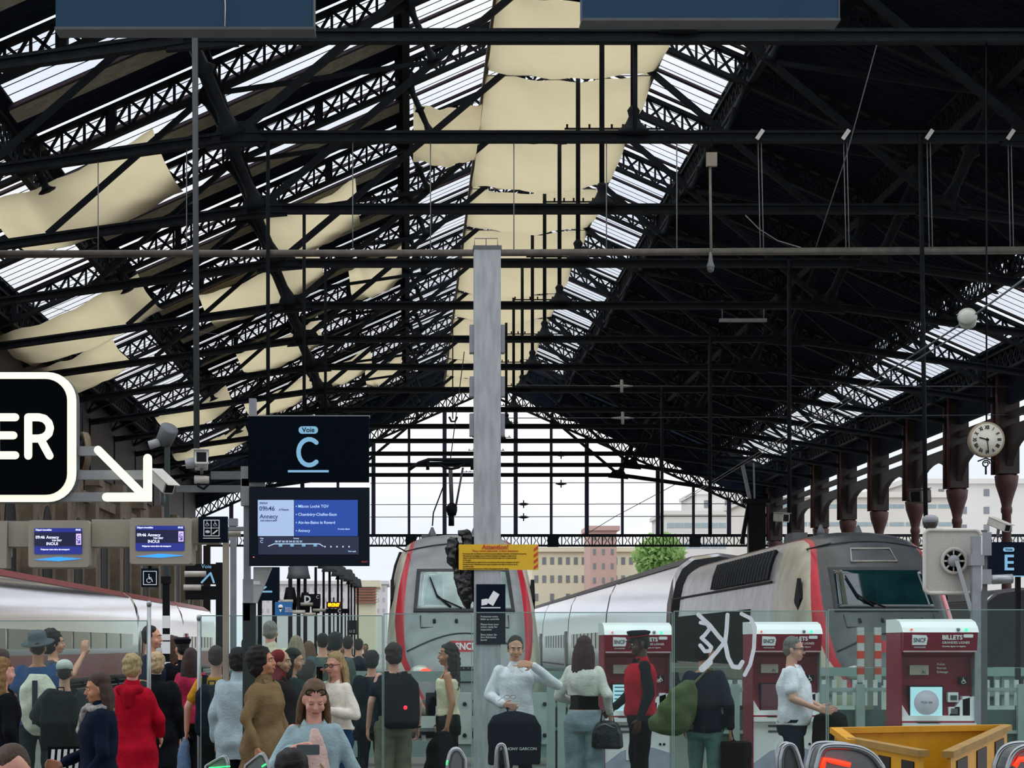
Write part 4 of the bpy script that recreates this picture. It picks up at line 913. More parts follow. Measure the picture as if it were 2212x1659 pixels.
mb = MB(); mb.tube([P(470, 1152, 18.6), P(520, 1152, 18.6)], .03, 8); single(mb, 'cross_tube', mat('tube_cream', '#b6b0a4', .4), 'short pale horizontal tube right of the four pictogram sign', 'tube', P(495, 1152, 18.6))
# Camera cluster
D = 26.
def cctv(px, py, D, yaw, pitch, label, L=.36, w_=.12, m_=None):
    t = thing('security_camera', label, 'camera', P(px, py, D)); m_ = m_ or mat('cam_grey', '#b4b1a8', .4)
    R = Matrix.Rotation(yaw, 4, 'Z') @ Matrix.Rotation(pitch, 4, 'X')
    hb = MB(); hb.loft([[(x*w_/2, y, z*w_/2) for x, z in ((-1, -.8), (-.8, -1), (.8, -1), (1, -.8), (1, .8), (.8, 1), (-.8, 1), (-1, .8))] for y in (-L/2, L/2)])
    b = hb.build('housing', m_, t); b.matrix_local = R
    lm = MB(); lm.box((-w_*.36, -L/2-.006, -w_*.36), (w_*.36, -L/2+.01, w_*.36)); l = lm.build('front_window', BLACK, b)
    MB().box((-w_*.56, -L/2-.05, w_*.5), (w_*.56, L/2, w_*.56)).build('sun_shield', m_, b)
    MB().tube([(0, 0, 0), (0, .05, -.12), (0, .05, -.16)], .02, 6).build('mount', GREYD, t); return t
cctv(350, 1040, 15., .65, .5, 'long grey box camera beside the tip of the glowing arrow', .22, .085)
cctv(2158, 1133, 27., .55, .35, 'grey tube camera at the right edge left of the wall clock column', .3, .1)
cctv(435, 995, D, .1, -.2, 'white security camera at the lower end of the tall grey rod', .3, .16, mat('cam_white', '#cfcfcb', .4))
cctv(1688, 1072*0+1118, 60., .5, .1, 'small box camera on top of the right train roof line', .4, .25)
cctv(1988, 1072, 62., -.8, .1, 'box camera fixed to the red column left of the wall clock', .5, .4, mat('cam_dark', '#4c4744', .5))
t = thing('camera_bracket', 'grey bracket arm with cable bundle holding the cameras left of the display', 'bracket', P(460, 1060, D))
MB().box(P(380, 1063, D), P(520, 1048, D)+Vector((0, .08, 0))).build('arm', GREYD, t, world=True); MB().tube([P(425, 1030, D), P(428, 1050, D), P(440, 1056, D), P(452, 1045, D), P(450, 1025, D)], .015, 6).build('cable_loop', BLACK, t, world=True)
MB().tube([P(420, 1036, D), P(452, 1037, D)], .05, 8).build('cable_bundle', mat('bundle_pale', '#b3aca4', .6), t, world=True); MB().tube([P(415, 990, D), P(418, 1010, D)], .09, 10).build('loudspeaker', GREYP, t, world=True); MB().box(P(455, 1035, D), P(520, 1018, D)+Vector((0, .1, 0))).build('junction_box', GREYD, t, world=True)
# spot lamp on post
D = 30.
t = thing('spot_lamp', 'grey cylindrical spot lamp on a dark post beside the glowing arrow', 'lamp', (X(361, D), D, 0))
MB().box((X(355, D), D, 0), (X(366, D), D+.07, Zp(955, D))).build('post', mat('dark_post', '#1d2b2a', .5), t, world=True)
o = MB().lathe([(.04, -.14), (.12, -.12), (.13, .12), (.1, .14)], (0, 0, 0), 14).build('lamp_head', GREYD, t); o.location = P(360, 940, D)-Vector((X(361, D), D, 0)); o.rotation_euler = (.6, .5, 0)
MB().tube([P(345, 955, D), P(322, 962, D)], .06, 8).build('lamp_barrel', GREYP, t, world=True)
MB().box(P(248, 942, 60), P(293, 936, 60)+Vector((0, .1, 0))).build('x', BLACK) and None
bpy.data.objects.remove(bpy.data.objects['x'])
# clocks
def clock(px, py, D, R_, label, rx=0):
    t = thing('station_clock', label, 'clock', P(px, py, D)); py_z = P(px, py, D).z if D < 50 else 0
    MB(True).lathe([(R_*.96, -.04), (R_*1.08, -.05), (R_*1.1, 0), (R_*1.06, .14), (R_*.6, .18)], (0, 0, 0), 32, 'y').build('case', mat('clock_rim', '#9b8c74', .4, .3), t)
    MB().lathe([(R_*.97, -.045), (R_*.97, -.03)], (0, 0, 0), 32, 'y').build('dial', mat('clock_dial', '#dcdacb', .4, 0, .04), t)
    for i in range(12):
        a = math.pi/2-math.pi*i/6; rom = ['XII', 'I', 'II', 'III', 'IIII', 'V', 'VI', 'VII', 'VIII', 'IX', 'X', 'XI'][i]
        o = text(rom, R_*.3, (0, 0, 0), BLACK, t, 'numeral', world=False, bold=.004, sx=.72); o.location = (R_*.74*math.cos(a), -.052, R_*.74*math.sin(a)); o.rotation_euler = (0, -(a-math.pi/2), 0)
    for ang, L, w_ in ((9+29/60, .5, .07), (29/5, .8, .05)):
        a = math.pi/2-math.pi*ang/6; d = Vector((math.cos(a), 0, math.sin(a)))
        MB().beam(-d*R_*.12+Vector((0, -.062, 0)), d*R_*L+Vector((0, -.062, 0)), R_*w_, .008, up=(0, 1, 0)).build('hand', BLACK, t)
    MB().lathe([(R_*.08, -.075), (R_*.08, -.05)], (0, 0, 0), 12, 'y').build('hub', BLACK, t)
    sc = MB(); sc.tube([(0, .0, R_), (0, .0, 14.25-py_z if py_z else R_*2.2)], .018, 6); sc.build('suspension', BLACK, t)
    cu = MB(); cu.tube([(R_*.25*math.cos(q)*(1-q/14), .05, -R_*1.45+R_*.25*math.sin(q)*(1-q/14)) for q in [i*.6 for i in range(16)]], .015, 6); cu.tube([(-R_*.5, .05, -R_*1.3), (0, .05, -R_*1.1), (R_*.5, .05, -R_*1.3)], .015, 6); cu.tube([(0, .05, -R_*1.6), (0, .05, -R_*2.1)], .02, 6)
    cu.build('iron_scroll', BLACK, t); return t
clock(2131, 950, 45., .34, 'round white station clock with roman numerals at the upper right')
t = clock(178, 976, 62., .52, 'dark old clock seen edgewise behind the glowing sign rim at left'); t.rotation_euler = (0, 0, -1.2)
for c in t.children:
    if c.name.startswith('dial'): c.data.materials[0] = IRON2
# right: sign back, Voie E
D = 24.
r = ss('mirror_back', 'pale square back of a platform mirror with round boss, right of the right train', (X(2060, D), D, Zp(1284, D)), 'mirror')
o = MB().prism(rrect(X(1997, D), Zp(1281, D), X(2118, D), Zp(1145, D), .06, 5), D, D+.03).build('plate', mat('plate_speckled', '#b5b2aa', .7, 0, .12, 60), r, world=True)
o2 = MB(); c0 = rrect(X(1997, D), Zp(1281, D), X(2118, D), Zp(1145, D), .06, 5); o2.tube([(a, D, b) for a, b in c0+[c0[0]]], .022, 6); o2.build('rim', mat('plate_rim', '#cbc8c0', .6), r, world=True)
MB().lathe([(.155, -.03), (.15, -.05), (.12, -.05), (.115, -.03)], P(2060, 1212, D), 24, 'y').build('boss_ring', mat('plate_speckled'), r, world=True)
MB().lathe([(.07, -.04), (.06, -.07), (.03, -.09)], P(2058, 1212, D), 16, 'y').build('boss', GREYP, r, world=True)
for q in range(8): MB().beam(P(2058, 1212, D)+Vector((.07*math.cos(q*.785), -.035, .07*math.sin(q*.785))), P(2058, 1212, D)+Vector((.12*math.cos(q*.785), -.035, .12*math.sin(q*.785))), .012, .02).build('rib', mat('plate_speckled'), r, world=True)
MB().beam(P(2062, 1212, D)+Vector((0, -.09, 0)), P(2092, 1320, D)+Vector((0, -.12, 0)), .045, .045).build('stay', STEEL, r, world=True)
MB().box((X(2091, D), D-.2, 0), (X(2109, D), D-.1, Zp(1160, D))).build('post', mat('post_grey2', '#8b9096', .4), r, world=True)
MB().box(P(2086, 1223, D)+Vector((0, -.22, 0)), P(2115, 1200, D)+Vector((0, -.03, 0))).build('clamp', GREYP, r, world=True)
r = thing('grey_signal_post', 'slim grey post with boxes between the mirror back and platform E sign', 'post', (X(2127, 25), 25, 0))
MB().box((X(2121, 25), 25, 0), (X(2133, 25), 25.06, Zp(1145, 25))).build('shaft', GREYD, r, world=True)
for a, b in ((1150, 1165), (1165, 1200), (1230, 1262)): MB().box(P(2117, b, 25)+Vector((0, -.04, 0)), P(2140, a, 25)+Vector((0, .08, 0))).build('box', GREYP, r, world=True)
r = thing('dome_camera', 'dark round dome camera on top of the square mirror back', 'camera', P(2012, 1128, D))
MB().ell((0, .05, 0), (.085, .085, .085), 14, 10).build('dome', mat('dome_dark', '#3b3430', .15), r); MB().lathe([(.09, .0), (.09, .05), (.05, .08)], (0, .05, 0), 14).build('collar', GREYP, r); MB().tube([(0, .05, -.05), (0, .05, -.12)], .02, 6).build('foot', GREYP, r)
D = 27.
r = ss('platform_letter_sign', 'dark sign with pale blue letter E cut off at right edge', (X(2175, D), D, Zp(1243, D)))
MB().box(P(2136, 1243, D), P(2300, 1171, D)+Vector((0, .1, 0))).build('board', NAVY, r, world=True); platform_face(r, 2179, D, 1187, 1217, None, .58, 'E'); MB().box(P(2160, 1246, D)+Vector((0, -.004, 0)), P(2290, 1243.5, D)+Vector((0, 0, 0))).build('underline', LTBLUE, r, world=True)
MB().box((X(2200, D), D+.1, 0), (X(2210, D), D+.16, Zp(1171, D))).build('post', BLACK, r, world=True)
mb = MB(); mb.tube([P(2143, 1252, D-.3), P(2187, 1250, D-.3)], .06, 10); single(mb, 'floodlight_tube', STEEL, 'short shiny tube lamp just below the platform E sign', 'lamp', P(2165, 1252, D-.3))
# small far signs and lamps along the middle left platform
D = 48.
r = ss('platform_letter_sign', 'black sign with white letter D above the distant platform', (X(670, D), D, Zp(1310, D)))
MB().box(P(651, 1310, D), P(692, 1283, D)+Vector((0, .1, 0))).build('board', BLACK, r, world=True); text('D', 20*D/F, (X(664, D), D-.01, Zp(1295, D)), TXTW, r, bold=.008); text('C', 10*D/F, (X(686, D), D-.01, Zp(1290, D)), TXTW, r)
MB().box((X(658, D), D+.1, 0), (X(663, D), D+.15, Zp(1283, D))).build('post', BLACK, r, world=True)
D = 40.
r = ss('information_sign', 'blue sign with white location pin on the left platform', (X(612, D), D, Zp(1330, D)))
MB().box(P(594, 1329, D), P(631, 1300, D)+Vector((0, .1, 0))).build('board', mat('info_blue', '#1c6aa8', .4), r, world=True)
mb = MB(); mb.lathe([(.045, -.02), (.045, 0)], P(606, 1311, D), 14, 'y'); mb.prism(pl([(601.5, 1313), (606, 1323), (610.5, 1313)], D), D-.02, D); mb.build('pin_symbol', TXTW, r, world=True)
for i, t_ in enumerate(('Espace', 'Accueil', 'Information')): text(t_, .04, (X(616, D), D-.01, Zp(1313+4*i, D)), TXTW, r, align='LEFT')
MB().box((X(587, D), D+.1, 0), (X(597, D), D+.18, Zp(1296, D))).build('post', BLACK, r, world=True); MB().box(P(590, 1302, D)+Vector((0, .1, 0)), P(600, 1297, D)+Vector((0, .2, 0))).build('arm', BLACK, r, world=True)
D = 58.
r = ss('led_clock_display', 'amber LED clock reading 09:29:07 above the far platform', (X(720, D), D, Zp(1314, D)), 'display')
MB().box(P(705, 1314, D), P(737, 1300, D)+Vector((0, .15, 0))).build('case', mat('led_case', '#3a0f06', .5), r, world=True); text('09:29:07', 10*D/F, (X(721, D), D-.015, Zp(1307, D)), mat('amber_led', '#ffb400', .4, 0, 0, emit=2.2), r, bold=.006, sx=.72)
MB().box((X(719, D), D+.15, 0), (X(722, D), D+.2, Zp(1290, D))).build('post', BLACK, r, world=True)
D = 62.
r = ss('platform_letter_sign', 'distant black sign with small white C below the amber clock', (X(735, D), D, Zp(1325, D)))
MB().box(P(702, 1325, D), P(755, 1315, D)+Vector((0, .1, 0))).build('board', BLACK, r, world=True); text('C', 10*D/F, (X(733, D), D-.01, Zp(1320, D)), TXTW, r, bold=.006)
MB().box((X(744, D), D+.1, 0), (X(747, D), D+.15, Zp(1315, D))).build('post', BLACK, r, world=True)
r = ss('zone_sign', 'small black sign with letters U Z hanging over the far crowd', (X(758, 52), 52, Zp(1370, 52)))
MB().box(P(750, 1371, 52), P(771, 1340, 52)+Vector((0, .06, 0))).build('board', BLACK, r, world=True); text('U Z', .085, (X(761, 52), 51.98, Zp(1364, 52)), TXTW, r)
MB().box((X(759, 52), 52.06, 0), (X(762, 52), 52.1, Zp(1371, 52))).build('post', BLACK, r, world=True)
for i, (px, top, D, w_) in enumerate(((627, 1225, 50, .12), (659, 1225, 62, .12), (682, 1225, 74, .12), (645, 1250, 45, .1), (699, 1228, 86, .12), (712, 1235, 66, .1), (730, 1245, 76, .1), (738, 1252, 84, .1), (753, 1256, 90, .1), (759, 1262, 98, .1), (766, 1268, 106, .1), (773, 1270, 118, .1))):
    t = thing('lamp_post', 'slim dark lamp post on the far left platform, %s in the row' % ['first', 'second', 'third', 'short stub', 'fourth', 'fifth', 'sixth', 'seventh', 'eighth', 'ninth', 'tenth', 'last'][i], 'lamp post', (X(px, D), D, 0), 0, 'lamp posts of the far platform')
    MB().tube([(0, 0, 0), (0, 0, Zp(top, D))], [w_/2, w_/2*.8], 6).build('pole', BLACK, t)
    if i > 2: MB().lathe([(.25, 0), (.22, .1), (.16, .45), (.1, .5)], (0, 0, Zp(top, D)), 10).build('lamp_head', GREYD, t)
    else: MB().lathe([(.13, 0), (.16, .3), (.1, .6)], (0, 0, Zp(1325, D)), 8).build('collar', BLACK, t)
for (px, py, D, lb) in ((619, 1299, 42, 'above the blue pin sign'), (662, 1305, 46, 'just below the letter D sign'), (645, 1322, 40, 'right of the blue pin sign'), (690, 1318, 50, 'left of the amber clock'), (668, 1327, 44, 'lowest, above the glass edge')):
    mb = MB(); mb.tube([P(px-14, py, D), P(px+14, py, D)], .035, 8); single(mb, 'strip_lamp', mat('tube_cream'), 'pale horizontal strip lamp '+lb, 'lamp', P(px, py, D), 'strip lamps among the far signs')
# ============================================================ ticket machines
BURG = mat('burgundy_panel', '#85142f', .4, 0, .05, 4, spec=.25); BURGD = mat('burgundy_dark', '#4f1020', .4, 0, .05, 4); MW = mat('machine_white', '#f2f4f3', .35, 0, .03, 4); MG = mat('machine_lilac_grey', '#a9aec0', .4)
def machine(px, top, D, sc, label, screen=0):
    W = .70*sc; t = thing('ticket_machine', label, 'ticket machine', (X(px, D), D, 0)); Ht = Zp(top, D); h = W/2
    def bx(a, b, nm, m_, par=t): return MB().box(a, b).build(nm, m_, par)
    prof = [(-.1, .0), (.55, .0), (.55, 1.0), (-.1, 1.0)]
    bx((-h, -.05, 0), (h, .6, Ht*.46), 'lower_cabinet', MW)
    MB().prism([(-.05, Ht*.46), (.6, Ht*.46), (.6, Ht*.93), (.12, Ht*.93), (.08, Ht*.62)], -h, h, plane='yz').build('upper_cabinet', BURG, t)
    bx((-h-.012, -.06, Ht*.02), (-h, .6, Ht*.93), 'side_panel', BURG); bx((h, -.06, Ht*.02), (h+.012, .6, Ht*.93), 'side_panel', mat('machine_side_grey', '#8c9a99', .3))
    MB().prism([(-.16, Ht*.93), (-.12, Ht*.955), (-.02, Ht*.985), (.15, Ht), (.6, Ht), (.6, Ht*.93)], -h-.015, h+.015, plane='yz', smooth=False).build('curved_top', MW, t)
    MB().prism([(-.16, Ht*.93), (.12, Ht*.93), (.12, Ht*.80), (-.12, Ht*.835)], -h-.005, h+.005, plane='yz').build('header', BURG, t)
    bx((-h, -.13, Ht*.828), (h, -.115, Ht*.836), 'header_lip', mat('lip_pale', '#c9a9b0', .4))
    y = -.165
    MB().prism([(-h*.78, Ht*.865), (-h*.40, Ht*.865), (-h*.36, Ht*.9), (-h*.40, Ht*.915), (-h*.78, Ht*.918)], y, -.12).build('logo_plate', TXTW, t)
    text('SNCF', .058*sc, (-h*.585, y-.003, Ht*.889), mat('logo_ink', '#4d4a58', .4, 0, 0), t, world=False, bold=.0008, sx=.85)
    text('BILLETS', .058*sc, (h*.03, y-.001, Ht*.903), TXTW, t, world=False, align='LEFT', bold=.002); text('GRANDES LIGNES', .033*sc, (h*.03, y-.001, Ht*.877), TXTW, t, world=False, align='LEFT'); text('Grandes lignes et régions', .022*sc, (h*.03, y-.001, Ht*.858), TXTW, t, world=False, align='LEFT'); text('VOYAGEURS', .02*sc, (-h*.58, y+.001, Ht*.853), TXTW, t, world=False)
    MB().prism(rrect(h*.62, Ht*.903, h*.88, Ht*.92, .01), y, -.12).build('small_label', TXTW, t)
    MB().lathe([(.014, -.17), (.014, -.1)], (h*.7, 0, Ht*.945), 10, 'y').build('status_lamp', mat('lamp_green', '#46d6a4', .3, 0, 0, emit=1.5), t); MB().lathe([(.01, -.17), (.01, -.1)], (-h*.8, 0, Ht*.945), 8, 'y').build('status_lamp', mat('lamp_red', '#e8705e', .3, 0, 0, emit=.6), t); MB().lathe([(.016, -.17), (.016, -.1)], (h*.48, 0, Ht*.945), 10, 'y').build('sensor', GREYP, t)
    # tilted middle
    bx((-h*.72, .045, Ht*.71), (-h*.2, .09, Ht*.76), 'instruction_plate', mat('plate_pale', '#c9c3ad', .5)); text('Ai', .05, (-h*.34, .03, Ht*.725), GREYD, t, world=False)
    for i, w_ in enumerate(('Achat', 'Retrait', 'Echange')): text(w_, .034, (h*.03, .05, Ht*(.765-.02*i)), TXTW, t, world=False, align='LEFT')
    bx((-h*.78, -.02, Ht*.475), (h*.16, .07, Ht*.655), 'screen_bezel', BLACK); SM = [mat('machine_screen', '#a8d4dc', .2, 0, 0, emit=.6), mat('machine_screen_dark', '#5b2a3c', .2, 0, 0, emit=.1)][screen == 1]
    bx((-h*.75, -.028, Ht*.485), (h*.13, -.015, Ht*.648), 'screen', SM)
    if screen == 2:
        MB().lathe([(.12*sc, -.034), (.12*sc, -.025)], (-h*.31, 0, Ht*.567), 28, 'y').build('screen_disc', mat('screen_disc', '#a5a2ae', .3, 0, 0, emit=.4), t); text('TGV IN', .035, (-h*.31, -.037, Ht*.567), GREYD, t, world=False)
    elif screen == 0:
        for i in range(5): bx((-h*.7, -.031, Ht*(.63-.022*i)), (-h*(.3+.1*(i % 2)), -.029, Ht*(.636-.022*i)), 'screen_line', mat('screen_ink', '#27548a', .3, 0, 0))
    for (a, b, z0, z1, nm, m_) in ((.28, .56, .57, .62, 'payment_slot', MW), (.34, .52, .58, .605, 'payment_window', mat('slot_green', '#27423e', .2)), (.3, .6, .5, .545, 'keypad', MW), (.36, .54, .508, .537, 'keypad_keys', GREYD), (.68, .88, .50, .60, 'coin_panel', MW)):
        bx((h*a, -.05 if 'keys' in nm or 'window' in nm else -.04, Ht*z0), (h*b, .06, Ht*z1), nm, m_)
    MB().prism([(-h, Ht*.46), (h, Ht*.46), (h, Ht*.60), (h*.62, Ht*.58), (h*.3, Ht*.5), (-h*.8, Ht*.5), (-h, Ht*.56)], -.04, .03).build('white_surround', MW, t)
    bx((-h, -.13, Ht*.438), (h, .02, Ht*.462), 'shelf', MW); bx((-h*.6, -.135, Ht*.463), (h*.0, -.03, Ht*.467), 'shelf_slot', BLACK)
    bx((h*.62, -.015, Ht*.66), (h*.84, .07, Ht*.70), 'wheelchair_label', BLACK); mb = MB(); pict_person(mb, h*.73, Ht*.68, .07, -.018); mb.build('pictogram', TXTW, t)
    for z in (.405, .375): bx((-h*.55, -.058, Ht*z), (-h*.2, -.04, Ht*(z+.012)), 'banknote_slot', GREYD)
    MB().prism([(h*.3*math.cos(q)-h*.05, Ht*.28+Ht*.065*math.sin(q)) for q in [math.pi*i/10 for i in range(11)]]+[(-h*.35, Ht*.22), (h*.25, Ht*.22)], -.065, -.04).build('outlet_frame', MW, t)
    MB().prism([(h*.22*math.cos(q)-h*.05, Ht*.28+Ht*.045*math.sin(q)) for q in [math.pi*i/10 for i in range(11)]]+[(-h*.27, Ht*.23), (h*.17, Ht*.23)], -.07, -.06).build('outlet', mat('outlet_blue', '#1d4f9a', .3), t)
    MB().prism([(-h, 0), (h, 0), (h, Ht*.26), (h*.5, Ht*.29), (0, Ht*.30), (-h*.5, Ht*.27), (-h, Ht*.2)], -.055, -.04).build('lower_lilac_panel', MG, t)
    text('TGV', .07, (-h*.25, -.06, Ht*.15), BURGD, t, world=False); text('INOUI', .11, (-h*.1, -.06, Ht*.09), BURGD, t, world=False, bold=.003)
    for q in (.7, .82): MB().lathe([(.014, -.06), (.014, -.04)], (h*q, 0, Ht*.31), 8, 'y').build('lock', BLACK, t)
    return t
machine(1376, 1345, 23.5, 1.0, 'burgundy and white ticket machine on the left, half hidden behind the capped man')
machine(1697, 1343, 23.5, 1.02, 'burgundy and white ticket machine behind the grey haired man in white', 1)
machine(2024, 1337, 21.6, 1.03, 'burgundy and white ticket machine at right, unobstructed, above the yellow barrier', 2)
# red white striped frame right train
t = thing('striped_barrier', 'grey barrier with red and white striped legs standing before the right train nose', 'barrier', (X(1878, 33), 33, 0))
for px in (1860, 1897):
    for i in range(7): MB().box((X(px-7, 33), 33, Zp(1355+17*(i+1), 33)), (X(px+7, 33), 33.08, Zp(1355+17*i, 33))).build('band', [mat('band_white', '#b9bcb9', .5), mat('band_red', '#c23a24', .5)][i % 2], t, world=True)
    MB().box((X(px-7, 33), 33, 0), (X(px+7, 33), 33.08, Zp(1355+17*7, 33))).build('leg', GREYD, t, world=True)
MB().box((X(1866, 33), 33.02, 0), (X(1890, 33), 33.06, Zp(1370, 33))).build('panel', mat('panel_taupe', '#7d7870', .6), t, world=True)
# ============================================================ glass barrier
D = 19.5
def pane(x0, x1, top, D, label, grp=None, z0=.1):
    t = thing('glass_panel', label, 'glass panel', ((X(x0, D)+X(x1, D))/2, D, 0), 0, grp); a, b = X(x0, D), X(x1, D); zt = Zp(top, D)
    MB().box((a, D-.008, z0), (b, D+.008, zt)).build('pane', SCREENGL, t, world=True)
    MB().box((a, D-.009, zt), (b, D+.009, zt+.008)).build('top_edge', EDGEGL, t, world=True)
    for q in (a, b): MB().box((q-.004, D-.009, z0), (q+.004, D+.009, zt)).build('side_edge', EDGEGL, t, world=True)
    for q in (a+.15, b-.15): MB().box((q-.04, D-.03, 0), (q+.04, D+.03, .22)).build('clamp_foot', STEEL, t, world=True)
    return t
pane(-90, 318, 1342, D, 'greenish glass barrier panel at far left in front of the hat man')
pane(434, 552, 1331, D-.3, 'greenish glass barrier panel behind the yellow shirt and brown coat people')
pane(555, 826, 1331, D-.3, 'greenish glass barrier panel between the phone woman and the backpack man')
gp = pane(829, 1019, 1327, D, 'glass barrier panel left of the grey pillar, before the middle train')
pane(1023, 1452, 1324, D, 'glass barrier panel between the pillar and the green bag man')
gg = pane(1456, 1785, 1321, D, 'glass barrier panel with white painted graffiti strokes')
pane(1789, 2230, 1318, D, 'glass barrier panel at right, in front of the right ticket machine')
gr = MB(); y = D-.012; GW = mat('graffiti_white', '#dfe9ee', .6, 0, .08, 20)
gy = lambda pts, w_, dy=0: stroke(gr, pl(pts, D), w_, y-dy)
gy([(1513, 1345), (1527, 1348), (1533, 1358), (1521, 1373), (1515, 1378), (1526, 1388), (1536, 1398), (1533, 1406), (1522, 1407), (1512, 1394)], .034)
gy([(1508, 1328), (1532, 1350), (1552, 1375), (1566, 1390), (1572, 1420), (1582, 1440), (1596, 1442), (1603, 1430)], .038, .002)
gy([(1571, 1328), (1569, 1360), (1566, 1385), (1548, 1408), (1530, 1428), (1516, 1444)], .036, .004); gy([(1516, 1445), (1532, 1430)], .06, .005)
gy([(1601, 1326), (1621, 1336), (1630, 1355), (1628, 1400), (1620, 1435), (1608, 1458)], .034, .003)
gr.build('painted_graffiti', GW, gg, world=True)
for px, lab, tp in ((322, 'left end post of the glass barrier beside the red coat', 1310), (430, 'slim steel post at the edge of the second glass barrier panel', 1340)):
    t = thing('barrier_post', lab, 'post', (X(px, D), D, 0)); MB().tube([(0, 0, 0), (0, 0, Zp(tp, D))], .018, 10).build('shaft', STEEL, t); MB().lathe([(.02, 0), (.024, .03), (.014, .05)], (0, 0, Zp(tp, D)), 10).build('cap', STEEL, t)
D = 26.
pane(1120, 1640, 1442, D+.9, 'lower glass fence far behind, left of the middle ticket machine'); pane(1790, 2300, 1443, D+.9, 'lower glass fence behind the right ticket machine')
# ============================================================ yellow barrier, chrome gates
YEL = mat('barrier_yellow', '#d79a14', .5, 0, .12, 6); YBK = mat('barrier_black', '#1c1410', .6); YD = mat('barrier_edge', '#9c7a3c', .7)
t = thing('construction_barrier', 'yellow plastic construction barrier with black stripes at bottom right', 'barrier', (X(1990, 16), 16, 0))
def bar_panel(x0, d0, x1, d1, zt0, zt1, zb, nstr, nm):
    a = Vector((X(x0, d0), d0, 0)); b = Vector((X(x1, d1), d1, 0)); L = (b-a).length; d = (b-a)/L; n = Vector((d.y, -d.x, 0))
    def q(s_, z, o): return a+d*(L*s_)+Vector((0, 0, z))+n*o
    def slab(s0, s1, z0a, z0b, z1a, z1b, o0, o1, nm2, m_):
        mb = MB(); mb.add([q(s0, z0a, o0), q(s1, z0b, o0), q(s1, z1b, o0), q(s0, z1a, o0), q(s0, z0a, o1), q(s1, z0b, o1), q(s1, z1b, o1), q(s0, z1a, o1)], [(0, 1, 2, 3), (7, 6, 5, 4), (0, 4, 5, 1), (1, 5, 6, 2), (2, 6, 7, 3), (3, 7, 4, 0)]); return mb.build(nm2, m_, t, world=True)
    slab(0, 1, zb, zb, zt0, zt1, -.012, .012, 'panel', YEL); slab(-.02, 1.02, zt0-.03, zt1-.03, zt0+.015, zt1+.015, -.04, .04, 'top_lip', YEL if nm != 'f' else YD)
    for i in range(nstr):
        s0 = (i+.25)/nstr; s1 = (i+.75)/nstr; sk = .04
        slab(s0, s1, .55, .55, zt0+(zt1-zt0)*s0-.07, zt0+(zt1-zt0)*s1-.07, .012, .022, 'black_stripe', YBK)
        slab(s0, s1, .55, .55, zt0+(zt1-zt0)*s0-.07, zt0+(zt1-zt0)*s1-.07, -.022, -.012, 'black_stripe', YBK)
    for s_ in (0, 1): slab(s_-.015, s_+.015, 0, 0, zb, zb, -.03, .03, 'leg', YD)
bar_panel(1806, 16.4, 2172, 17.0, 1.02, 1.02, .35, 0, 'b')
bar_panel(1806, 16.4, 1842, 15.2, 1.02, .98, .35, 2, 's'); bar_panel(1844, 15.3, 1992, 14.3, .99, .95, .3, 3, 'f'); bar_panel(2050, 14.6, 2172, 16.9, .93, 1.02, .3, 3, 'f')
RL = mat('red_lamp', '#ff2a12', .3, 0, 0, emit=2.5); GL_ = mat('green_lamp', '#2bff6a', .3, 0, 0, emit=2.5)
def gate(pts, D, w_, label, lamp=None, rr=.02, depth=.25):
    t = thing('access_gate', label, 'gate', (X(pts[0][0], D), D, 0)); q = [P(a, b, D) for a, b in pts]
    for _ in range(2): q = [q[0]]+[w for i in range(len(q)-1) for w in (q[i].lerp(q[i+1], .25), q[i].lerp(q[i+1], .75))]+[q[-1]]
    q = [Vector((q[0].x, q[0].y, 0))]+q+[Vector((q[-1].x, q[-1].y, 0))]
    MB(True).tube(q, rr, 10).build('chrome_hoop', CHROME, t, world=True)
    if depth:
        q2 = [v+Vector((0, depth, 0)) for v in q]; MB(True).tube(q2, rr, 10).build('chrome_hoop', CHROME, t, world=True)
        mb = MB(); po = [(v.x, v.z) for v in q]; mb.prism(po, D+.03, D+depth-.03); mb.build('cabinet', mat('gate_grey', '#6f7576', .3, .5, .1, 4), t, world=True)
    if lamp: mb = MB(); mb.tube([P(a, b, D)+Vector((0, -.02, 0)) for a, b in lamp[0]], lamp[2] if len(lamp) > 2 else .014, 8); mb.build('glowing_light', lamp[1], t, world=True)
    return t
gate([(1688, 1640), (1694, 1612), (1712, 1608), (1722, 1630), (1730, 1659)], 12.5, .03, 'polished chrome gate hoop left of the red lit gate', rr=.018, depth=.12)
gate([(1765, 1659), (1775, 1618), (1792, 1611), (1850, 1614), (1885, 1630), (1905, 1659)], 11.5, .03, 'chrome access gate with red light below the yellow barrier', ([(1775, 1659), (1780, 1640), (1795, 1643), (1835, 1652)], RL))
gate([(2178, 1659), (2190, 1625), (2215, 1612), (2260, 1612)], 11.5, .03, 'chrome access gate with red light cut off at the right corner', ([(2190, 1655), (2200, 1640), (2230, 1638)], RL))
gate([(1072, 1659), (1074, 1615), (1082, 1608), (1090, 1612), (1096, 1659)], 13.5, .03, 'narrow chrome gate hoop in front of the white shirt man', rr=.016, depth=0)
gate([(968, 1650), (975, 1622), (992, 1618), (1004, 1640)], 13., .03, 'low chrome gate end beside the dark coat of the walking woman', ([(965, 1652), (966, 1642)], GL_, .004), rr=.014, depth=.12)
gate([(445, 1655), (470, 1640), (485, 1634), (490, 1650)], 11., .03, 'green lit gate end below the yellow shirt person', ([(452, 1658), (498, 1655)], GL_, .003), rr=.008, depth=.1)
gate([(530, 1655), (548, 1640), (566, 1627), (574, 1645), (578, 1659)], 11., .03, 'green lit gate end left of the phone woman', ([(566, 1656), (575, 1650)], GL_, .004), rr=.008, depth=.1)
